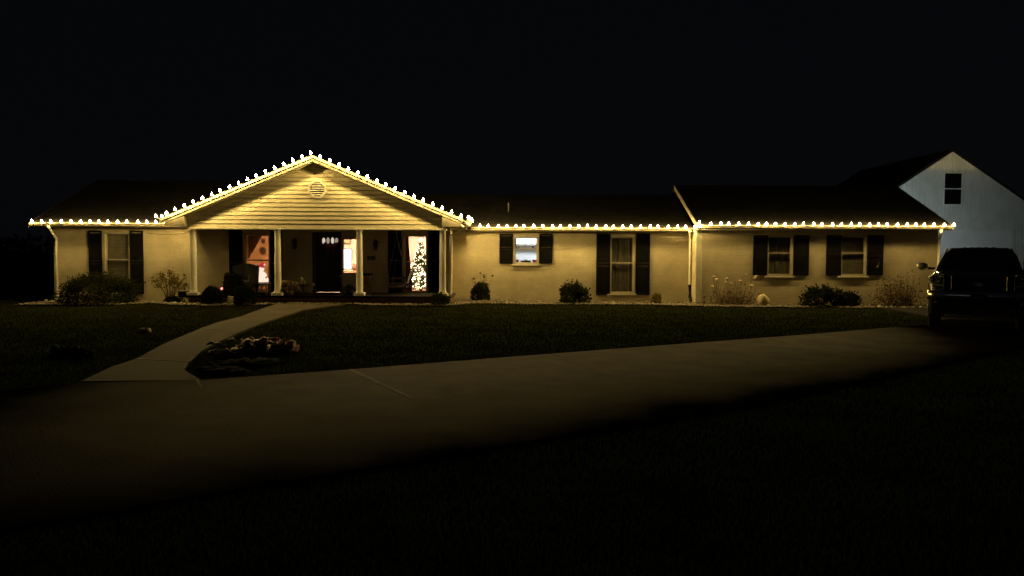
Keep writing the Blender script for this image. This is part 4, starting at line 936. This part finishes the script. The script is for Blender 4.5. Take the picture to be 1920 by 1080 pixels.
V, Fc = fill(BED, .1, .02); b = raw('planting_bed', V, Fc, 'mulch'); kind(b, 'structure'); b['label'] = 'mulched planting bed along the foot of the house'
# pale stones edging the bed
ico = np.array([(math.sin(t) * math.cos(a), math.sin(t) * math.sin(a), math.cos(t)) for t, a in [(0, 0)] + [(1.1, 2 * math.pi * k / 5) for k in range(5)] + [(2.0, 2 * math.pi * (k + .5) / 5) for k in range(5)] + [(math.pi, 0)]])
icf = [(0, 1 + k, 1 + (k + 1) % 5) for k in range(5)] + [(1 + k, 6 + k, 1 + (k + 1) % 5) for k in range(5)] + [(1 + (k + 1) % 5, 6 + k, 6 + (k + 1) % 5) for k in range(5)] + [(11, 6 + (k + 1) % 5, 6 + k) for k in range(5)]
N = 16000; px_ = rng.uniform(XL0 - .2, XR1 + .4, N); py_ = rng.uniform(22.9, 27, N); ok = pt_in(BED, px_, py_)
edge = np.zeros(N, bool)
for dx, dy in ((.28, 0), (-.28, 0), (0, -.4)): edge |= ~pt_in(BED, px_ + dx, py_ + dy)
ok &= (edge | (rng.uniform(size=N) < .25)) & ((px_ < 6.0) | (rng.uniform(size=N) < .35)); px_, py_ = px_[ok], py_[ok]; n = len(px_)
sz = rng.uniform(.018, .05, n); V = (ico[None] * sz[:, None, None] * rng.uniform(.6, 1.25, (n, 12, 1)) * np.array([1, 1, .7])) + np.stack([px_, py_, gz(px_, py_) + .03], 1)[:, None]
Fc = (np.array(icf)[None] + 12 * np.arange(n)[:, None, None]).reshape(-1, 3); gr = raw('gravel', V.reshape(-1, 3), Fc, 'pebble'); kind(gr, 'stuff'); tag(gr, 'pale loose stones edging the planting bed at the house', 'gravel')
def inset(poly, d, x, y):
    ok = pt_in(poly, x, y)
    for a in range(4): ok &= pt_in(poly, x + d * math.cos(a * 1.57), y + d * math.sin(a * 1.57))
    return ok
def grass(n, x0, x1, y0, y1, h, wd):
    # density follows 1/distance so blades stay a similar size in view
    y = y0 * (y1 / y0) ** rng.uniform(0, 1, n); half = .86 * y + 3; x = rng.uniform(-1, 1, n) * half; x = np.clip(x, x0, x1)
    verge = ((x * -.616 + y * .788) < (5.85 + .45 * np.sin(x * 2.1) * np.sin(y * 1.7 + x) + rng.normal(0, .28, n))) | (x < -3.9 + .5 * np.sin(y * 2.3) + rng.normal(0, .3, n))
    ok = (~inset(DRV, .02, x, y) | (verge & (x < 9))) & ~inset(WALK, .02, x, y) & ~inset(BED, .06, x, y) & (y < 27)
    x, y = x[ok], y[ok]; k = len(x); hh = h * rng.uniform(.5, 1.3, k) * (1 + .25 * np.sin(x * 1.7) * np.sin(y * 2.3)); a = rng.uniform(0, 2 * np.pi, k); ww = wd * rng.uniform(.7, 1.3, k) * (.6 + y / 22)
    z = gz(x, y) - .012; lx, ly = rng.normal(0, .35, k) * hh, rng.normal(0, .35, k) * hh
    b = np.stack([x, y, z], 1); d = np.stack([np.cos(a) * ww, np.sin(a) * ww, np.zeros(k)], 1)
    V = np.stack([b - d, b + d, b + np.stack([lx, ly, hh], 1)], 1).reshape(-1, 3); return V, np.arange(3 * k).reshape(k, 3)
V, Fc = grass(560000, -34, 34, 2.4, 27, .040, .0045); g = raw('grass', V, Fc, 'grass_blade'); kind(g, 'stuff'); tag(g, 'short dark grass of the front lawn and verge', 'grass')
# fallen leaves on the lawn
n = 260; x = rng.uniform(-14, 12, n); y = rng.uniform(9, 24.5, n); ok = ~pt_in(DRV, x, y) & ~pt_in(WALK, x, y); x, y = x[ok], y[ok]
V, Fc = leaves(np.stack([x, y, gz(x, y) + .03], 1), len(x), .03); l = raw('fallen_leaves', V, Fc, 'leaf_litter'); kind(l, 'stuff'); tag(l, 'scattered dry brown leaves lying on the lawn', 'leaves')

# ------------------------------------------------------------------ deflated yard decorations
def crumple(t, name, m, path, wd, hgt, seed, world=True):
    """limp fabric tube: ridge path with folded cross-sections resting on the lawn"""
    rs = np.random.default_rng(seed); pts = [Vector(p) for p in path]; secs = []; nn = 22; L = 26
    for i in range(L):
        s = i / (L - 1) * (len(pts) - 1); k = min(int(s), len(pts) - 2); p = pts[k].lerp(pts[k + 1], s - k); d = (pts[k + 1] - pts[k]).normalized(); side = Vector((-d.y, d.x, 0))
        e = math.sin(math.pi * min(max(i / (L - 1), .04), .96)) ** .5; sec = []
        for j in range(nn):
            a = 2 * math.pi * j / nn; f = 1 + .20 * math.sin(3 * a + i * .9 + seed) + .13 * math.sin(5 * a - i * 1.7) + rs.normal(0, .05)
            zz = max(.015, p.z + hgt * e * (.45 + .55 * math.sin(a)) * f); sec.append(p.xy.to_3d() + side * (wd * e * math.cos(a) * f) + Vector((0, 0, zz - 0)) )
        secs.append(sec)
    return MB().loft(secs).build(name, m, t, smooth=True)
c = G(470, 668); t = thing('deflated_decoration', 'collapsed red and white inflatable decoration lying on the lawn beside the path', 'decoration', (c.x, c.y, 0))
q = lambda u, v, z=0.: G(u, v, z)
crumple(t, 'trunk_fabric', 'maroon_cloth', [q(432, 673), q(470, 664), q(505, 660), q(528, 664)], .22, .22, 3)
crumple(t, 'cap_fabric', 'pink_cloth', [q(500, 666), q(522, 664), q(540, 662), q(552, 658)], .17, .20, 5)
crumple(t, 'beard_fabric', 'white_cloth', [q(440, 662), q(462, 656), q(476, 652)], .07, .17, 9)
crumple(t, 'green_fabric', 'green_cloth', [q(395, 684), q(430, 690), q(480, 686), q(512, 676)], .26, .10, 11)
crumple(t, 'sleeve_fabric', 'pink_cloth', [q(392, 662), q(418, 668), q(440, 670), q(462, 668)], .09, .11, 41)
crumple(t, 'boot_fabric', 'black_cloth', [q(384, 690), q(420, 700), q(470, 700)], .25, .07, 21)
for i, (a, b, s_) in enumerate((((398, 658), (424, 668), 13), ((388, 660), (404, 662), 25), ((428, 650), (445, 658), 15), ((462, 664), (488, 652), 17), ((500, 676), (508, 662), 19), ((455, 667), (466, 668), 23))):
    A, B = q(*a), q(*b); MB().tube([(A.x, A.y, .13), ((A.x + B.x) / 2, (A.y + B.y) / 2, .17), (B.x, B.y, .14)], [.012, .026, .010], 7).build('trim_band', 'white_cloth', t, smooth=True)
MB().ball((q(548, 660).x, q(548, 660).y, .15), .05, 10, 8, .15).build('pompom', 'white_cloth', t); MB().ball((q(470, 660).x, q(470, 660).y, .22), .045, 10, 8, .2).build('pompom', 'white_cloth', t)
c = G(130, 664); t = thing('deflated_decoration', 'dim dark collapsed fabric decoration on the unlit lawn beyond the path', 'decoration', (c.x, c.y, 0))
crumple(t, 'fabric', 'black_cloth', [q(92, 670), q(120, 668), q(150, 668), q(168, 672)], .2, .14, 31); crumple(t, 'trim', 'blue_fabric', [q(96, 662), q(112, 664)], .05, .12, 33); crumple(t, 'trim', 'white_cloth', [q(140, 664), q(150, 667)], .04, .10, 35)

# ------------------------------------------------------------------ barn behind, with its flood light on the house end wall
YBn = 31.8
pk = P(1786, 279, YBn); bz = pk.z; bxm = pk.x
sl = (P(1667, 357, YBn).z - bz) / (P(1667, 357, YBn).x - bxm)   # slope from the photo
hwB = 3.1; ez = bz - abs(sl) * hwB
barn = thing('white_barn', 'white gabled barn with vertical siding and an upper window behind the house', 'barn', (bxm, YBn + 3, 0))
r = rect(1771, 325, 1801, 383, YBn)
dz = P(1820, 433, YBn).z; d0, d1 = bxm - 2.6, P(1896, 470, YBn).x
# front wall as boards around the openings
mb = MB(); x = bxm - hwB + .12; bw = .13
while x < bxm + hwB - .12:
    x2 = min(x + bw - .022, bxm + hwB - .12); xm = (x + x2) / 2
    zt0, zt1 = bz - .12 - abs(sl) * abs(x - bxm), bz - .12 - abs(sl) * abs(x2 - bxm)
    segs = [(-.05, None)]
    if d0 - .1 < xm < d1 + .1: segs = [(dz + .1, None)]
    if r[0] - .06 < xm < r[1] + .06: segs = [(segs[0][0], r[2] - .06), (r[3] + .06, None)]
    for a, b in segs:
        if b is None: mb.prism([(x, YBn - .036, a), (x2, YBn - .036, a), (x2, YBn - .036, zt1), (x, YBn - .036, zt0)], (0, .034, 0))
        else: mb.box(x, x2, YBn - .036, YBn - .002, a, b)
    x += bw
kind(mb.build('siding_boards', 'barn_siding', barn), 'stuff')
MB().prism([(bxm - hwB + .1, YBn, -.05), (bxm + hwB - .1, YBn, -.05), (bxm + hwB - .1, YBn, ez - .1), (bxm, YBn, bz - .15), (bxm - hwB + .1, YBn, ez - .1)], (0, 8, 0)).build('barn_body', 'barn_siding', barn)
for s_ in (-1, 1):
    MB().prism([(bxm, YBn - .04, bz), (bxm + s_ * (hwB + .25), YBn - .04, bz - abs(sl) * (hwB + .25)), (bxm + s_ * (hwB + .25), YBn - .04, bz - abs(sl) * (hwB + .25) - .1), (bxm, YBn - .04, bz - .1)], (0, 8.4, 0)).build('roof', 'shingles', barn)
mb = MB(); f_ = .06
mb.box(r[0] - f_, r[0], YBn - .05, YBn - .001, r[2] - f_, r[3] + f_); mb.box(r[1], r[1] + f_, YBn - .05, YBn - .001, r[2] - f_, r[3] + f_); mb.box(r[0], r[1], YBn - .05, YBn - .001, r[3], r[3] + f_); mb.box(r[0], r[1], YBn - .05, YBn - .001, r[2] - f_, r[2])
wn = mb.build('window', 'barn_siding', barn); zm = (r[2] + r[3]) / 2
MB().box(r[0], r[1], YBn - .04, YBn - .01, zm - .02, zm + .02).build('meeting_rail', 'barn_siding', wn)
for a, b in ((r[2], zm - .02), (zm + .02, r[3])):
    MB().box(r[0], r[1], YBn - .022, YBn - .014, a, b).build('pane', 'car_glass', wn)
gd = MB().box(d0, d1, YBn - .012, YBn - .002, 0, dz).build('garage_door', 'barn_door', barn)
for i in range(4):
    MB().cbox(d0 + .01, d1 - .01, YBn - .035, YBn - .013, .01 + dz / 4 * i, dz / 4 * (i + 1) - .008, .006).build('panel', 'barn_door', gd)
mb = MB(); mb.box(d0 - .1, d0, YBn - .045, YBn - .001, 0, dz); mb.box(d1, d1 + .1, YBn - .045, YBn - .001, 0, dz); mb.box(d0 - .1, d1 + .1, YBn - .045, YBn - .001, dz, dz + .1); mb.build('door_trim', 'barn_siding', barn)
# flood light
fy, fz = 28.6, 2.25
fl = thing('flood_light', 'cool white flood light on the end wall of the house facing the barn', 'flood light', (XR1, fy, fz), R(-42))
MB().cbox(-.02, .05, -.08, .08, -.08, .08).build('back_plate', 'black_metal', fl, world=False)
MB().tube([(.04, 0, 0), (.1, .12, .02)], .018, 6).build('arm', 'black_metal', fl, world=False)
MB().cbox(.0, .22, .10, .22, -.06, .10).build('housing', 'black_metal', fl, world=False)
MB().box(-.02, .24, .222, .46, -.075, -.06).build('visor', 'black_metal', fl, world=False)  # unseen lip added to keep the lamp's light off the ground
MB().box(.02, .20, .222, .228, -.04, .08).build('lens', 'flood_glow', fl, world=False)

# ------------------------------------------------------------------ hedge beyond the house corner
hd_ = thing('boundary_hedge', 'long dark hedge closing the yard beyond the house corner', 'hedge', (-36, 40, 0))
C = np.stack([rng.uniform(-62, -19, 9000), 40 + rng.normal(0, .5, 9000), rng.uniform(0, 2.3, 9000) + rng.normal(0, .12, 9000)], 1); V, Fc = leaves(C, 9000, .17); raw('foliage', V, Fc, 'leaf_dark', hd_, 'stuff')
mb = MB()
for k in range(30): mb.tube([(-61.5 + 1.4 * k, 40, -.1), (-61.5 + 1.4 * k + .1, 40.05, 1.7)], [.05, .02], 5)
mb.build('stems', 'stem', hd_)

# ------------------------------------------------------------------ pickup truck facing the camera
tl = Vector((10.08, 17.0, .024)); yaw = -R(30)
tr = thing('pickup_truck', 'black pickup truck with chrome bumper parked nose out by the barn', 'truck', tl, yaw)
def tb(mb, name, m, parent=None, smooth=False): return mb.build(name, m, parent or tr, world=False, smooth=smooth)
def prof(y, zt, crown, w_top, w, zb, wb=.97):
    pts = [(0, zt + crown), (w_top * .55, zt + crown * .8), (w_top, zt), (w * .96, zt - .05), (w, zt - .16), (w * 1.0, (zt + zb) / 2), (w * .985, zb + .08), (w * wb, zb)]
    full = pts + [(-a, b) for a, b in pts[::-1]][:-1]
    return [(a, y, b) for a, b in full]
def arch(y):
    for c in (.95, 4.55):
        if abs(y - c) < .50: return .40 + math.sqrt(max(0, .50 ** 2 - (y - c) ** 2)) * .98
    return .42
secs = []
for y in [.14, .2, .3, .46, .5, .6, .75, .95, 1.15, 1.3, 1.4, 1.46, 1.6, 2.2, 3.0, 3.6, 4.0, 4.06, 4.2, 4.4, 4.55, 4.7, 4.9, 5.04, 5.1, 5.4, 5.75]:
    if y < 1.5: zt = 1.14 + .10 * min(1, (y - .14) / .5) + .05 * max(0, (y - .6) / .9); cr = .035; wt = .86; wv = .93 + .06 * min(1, (y - .14) / .25)
    else: zt = 1.27; cr = .0; wt = .9; wv = .99
    secs.append(prof(y, zt, cr, wt, wv, max(.45, arch(y))))
tb(MB().loft(secs), 'body', 'car_paint', smooth=True)
# cab
def cabsec(y, zt, wt, z0=1.24, w0=.9): return [(-w0, y, z0), (-wt - .02, y, zt - .08), (-wt + .08, y, zt), (0, y, zt + .015), (wt - .08, y, zt), (wt + .02, y, zt - .08), (w0, y, z0)]
cab = tb(MB().loft([cabsec(1.38, 1.27, .86), cabsec(1.75, 1.53, .76), cabsec(2.12, 1.77, .68), cabsec(2.35, 1.815, .68), cabsec(3.1, 1.82, .69), cabsec(3.75, 1.79, .68), cabsec(3.95, 1.3, .8)]), 'cab', 'car_paint', smooth=False)
tb(MB().add([(-.80, 1.37, 1.31), (.80, 1.37, 1.31), (.62, 2.06, 1.765), (-.62, 2.06, 1.765)], [(0, 1, 2, 3)]), 'windshield', 'car_glass')
for s_ in (-1, 1):
    tb(MB().tube([(s_ * .845, 1.36, 1.29), (s_ * .745, 1.74, 1.555), (s_ * .655, 2.10, 1.79)], .022, 6), 'pillar_trim', 'car_paint')
    tb(MB().add([(s_ * .875, 1.75, 1.32), (s_ * .875, 3.7, 1.32), (s_ * .745, 3.6, 1.70), (s_ * .745, 2.2, 1.70)], [(0, 1, 2, 3)]), 'side_window', 'car_glass')
    m_ = tb(MB().ball((s_ * 1.17, 1.63, 1.375), .12, 16, 10, 0, (1.0, .55, .75)), 'mirror', 'mirror_cap', smooth=True)
    tb(MB().box(min(s_ * .90, s_ * 1.06), max(s_ * .90, s_ * 1.06), 1.61, 1.66, 1.3, 1.35), 'bracket', 'car_paint', m_)
    # headlight: lens, chrome rings
    h_ = tb(MB().loft([[(s_ * a, y, z) for a, y, z in ((.68, .10, .98), (.68, .10, 1.2), (.90, .14, 1.19), (.95, .24, 1.14), (.95, .24, 1.02), (.9, .14, .97))], [(s_ * a, y + .05, z) for a, y, z in ((.68, .10, .98), (.68, .10, 1.2), (.90, .14, 1.19), (.95, .24, 1.14), (.95, .24, 1.02), (.9, .14, .97))]]), 'headlight', 'headlight_lens')
    tb(MB().tube([(s_ * .67, .085, 1.21), (s_ * .88, .115, 1.205), (s_ * .965, .22, 1.14), (s_ * .965, .22, 1.05), (s_ * .88, .11, .99), (s_ * .67, .085, .97)], .022, 6), 'bezel', 'mirror_cap', h_)
    for cz in (1.04, 1.13): tb(MB().ball((s_ * .79, .095, cz), .04, 10, 6, 0, (1.4, .5, .8)), 'reflector', 'chrome', h_)
    tb(MB().ball((s_ * .80, .015, .60), .05, 10, 6, 0, (1.2, .5, .8)), 'fog_lamp', 'headlight_lens')
    for yy in (.95, 4.55):
        wl_ = tb(MB(), 'wheel', 'dark_rubber'); 
        prof_w = [(.26, -.12), (.37, -.125), (.40, -.09), (.40, .09), (.37, .125), (.26, .12)]
        mb = MB(); n = 24; V = []
        for rr, xx in prof_w:
            for j in range(n): V.append((s_ * .86 + xx * 1.0, yy + rr * math.cos(2 * math.pi * j / n), .376 + rr * math.sin(2 * math.pi * j / n) * .985))
        Fs = [(i * n + j, i * n + (j + 1) % n, (i + 1) % 6 * n + (j + 1) % n, (i + 1) % 6 * n + j) for i in range(6) for j in range(n)]
        tb(mb.add(V, Fs), 'tyre', 'dark_rubber', wl_)
        mb = MB()
        for k in range(5):
            a = 2 * math.pi * k / 5; mb.prism([(s_ * .96, yy + .05 * math.cos(a + 1.2), .376 + .05 * math.sin(a + 1.2)), (s_ * .95, yy + .25 * math.cos(a + .16), .376 + .25 * math.sin(a + .16)), (s_ * .95, yy + .25 * math.cos(a - .16), .376 + .25 * math.sin(a - .16)), (s_ * .96, yy + .05 * math.cos(a - 1.2), .376 + .05 * math.sin(a - 1.2))], (s_ * .025, 0, 0))
        tb(mb, 'rim', 'chrome', wl_)
    tb(MB().cbox(min(s_ * .99, s_ * 1.01), max(s_ * .99, s_ * 1.01), 2.5, 2.7, 1.08, 1.12, .004), 'door_handle', 'chrome')
# grille and bumper
tb(MB().box(-.67, .67, .09, .14, .86, 1.2), 'grille', 'black_metal')
for xx in (-.66, -.52, .52, .66): tb(MB().cbox(xx - .012, xx + .012, .066, .09, .88, 1.18, .005), 'grille_bar', 'chrome' if abs(xx) < .6 else 'black_metal')
for zz in (.93, 1.03, 1.13): tb(MB().cbox(-.5, .5, .07, .089, zz - .012, zz + .012, .005), 'grille_bar', 'black_metal')
mb = MB(); mb.prism([(-.10, .05, 1.0), (-.03, .05, 1.045), (.03, .05, 1.045), (.10, .05, 1.0), (.03, .05, .965), (-.03, .05, .965)], (0, .02, 0)); tb(mb, 'emblem', 'chrome')
sec = lambda x, y, a: [(x, y, .66), (x, y - .04 * a, .68), (x, y - .06 * a, .74), (x, y - .06 * a, .80), (x, y - .02 * a, .85), (x, y + .12, .86), (x, y + .12, .66)]
tb(MB().loft([sec(-1.0, .25, 1), sec(-.96, .1, 1), sec(-.86, .03, 1), sec(-.6, .0, 1), sec(0, -.02, 1), sec(.6, .0, 1), sec(.86, .03, 1), sec(.96, .1, 1), sec(1.0, .25, 1)]), 'bumper', 'satin_chrome', smooth=True)
tb(MB().cbox(-.92, .92, .03, .2, .34, .655, .02), 'air_dam', 'dark_rubber')
pt = tb(MB().cbox(-.16, .16, -.095, -.082, .70, .82, .006), 'number_plate', 'dark_rubber')
for xx in (-.4, .4): tb(MB().tube([(xx - .04, .01, .62), (xx - .04, -.05, .6), (xx + .04, -.05, .6), (xx + .04, .01, .62)], .012, 6), 'tow_hook', 'chrome')
for k in range(5): tb(MB().cbox(-.3 + .15 * k - .035, -.3 + .15 * k + .035, 2.16, 2.22, 1.805, 1.835, .008), 'roof_marker', 'headlight_lens')
tb(MB().cbox(-1.0, 1.0, 5.76, 5.9, .55, .72, .02), 'rear_bumper', 'chrome')
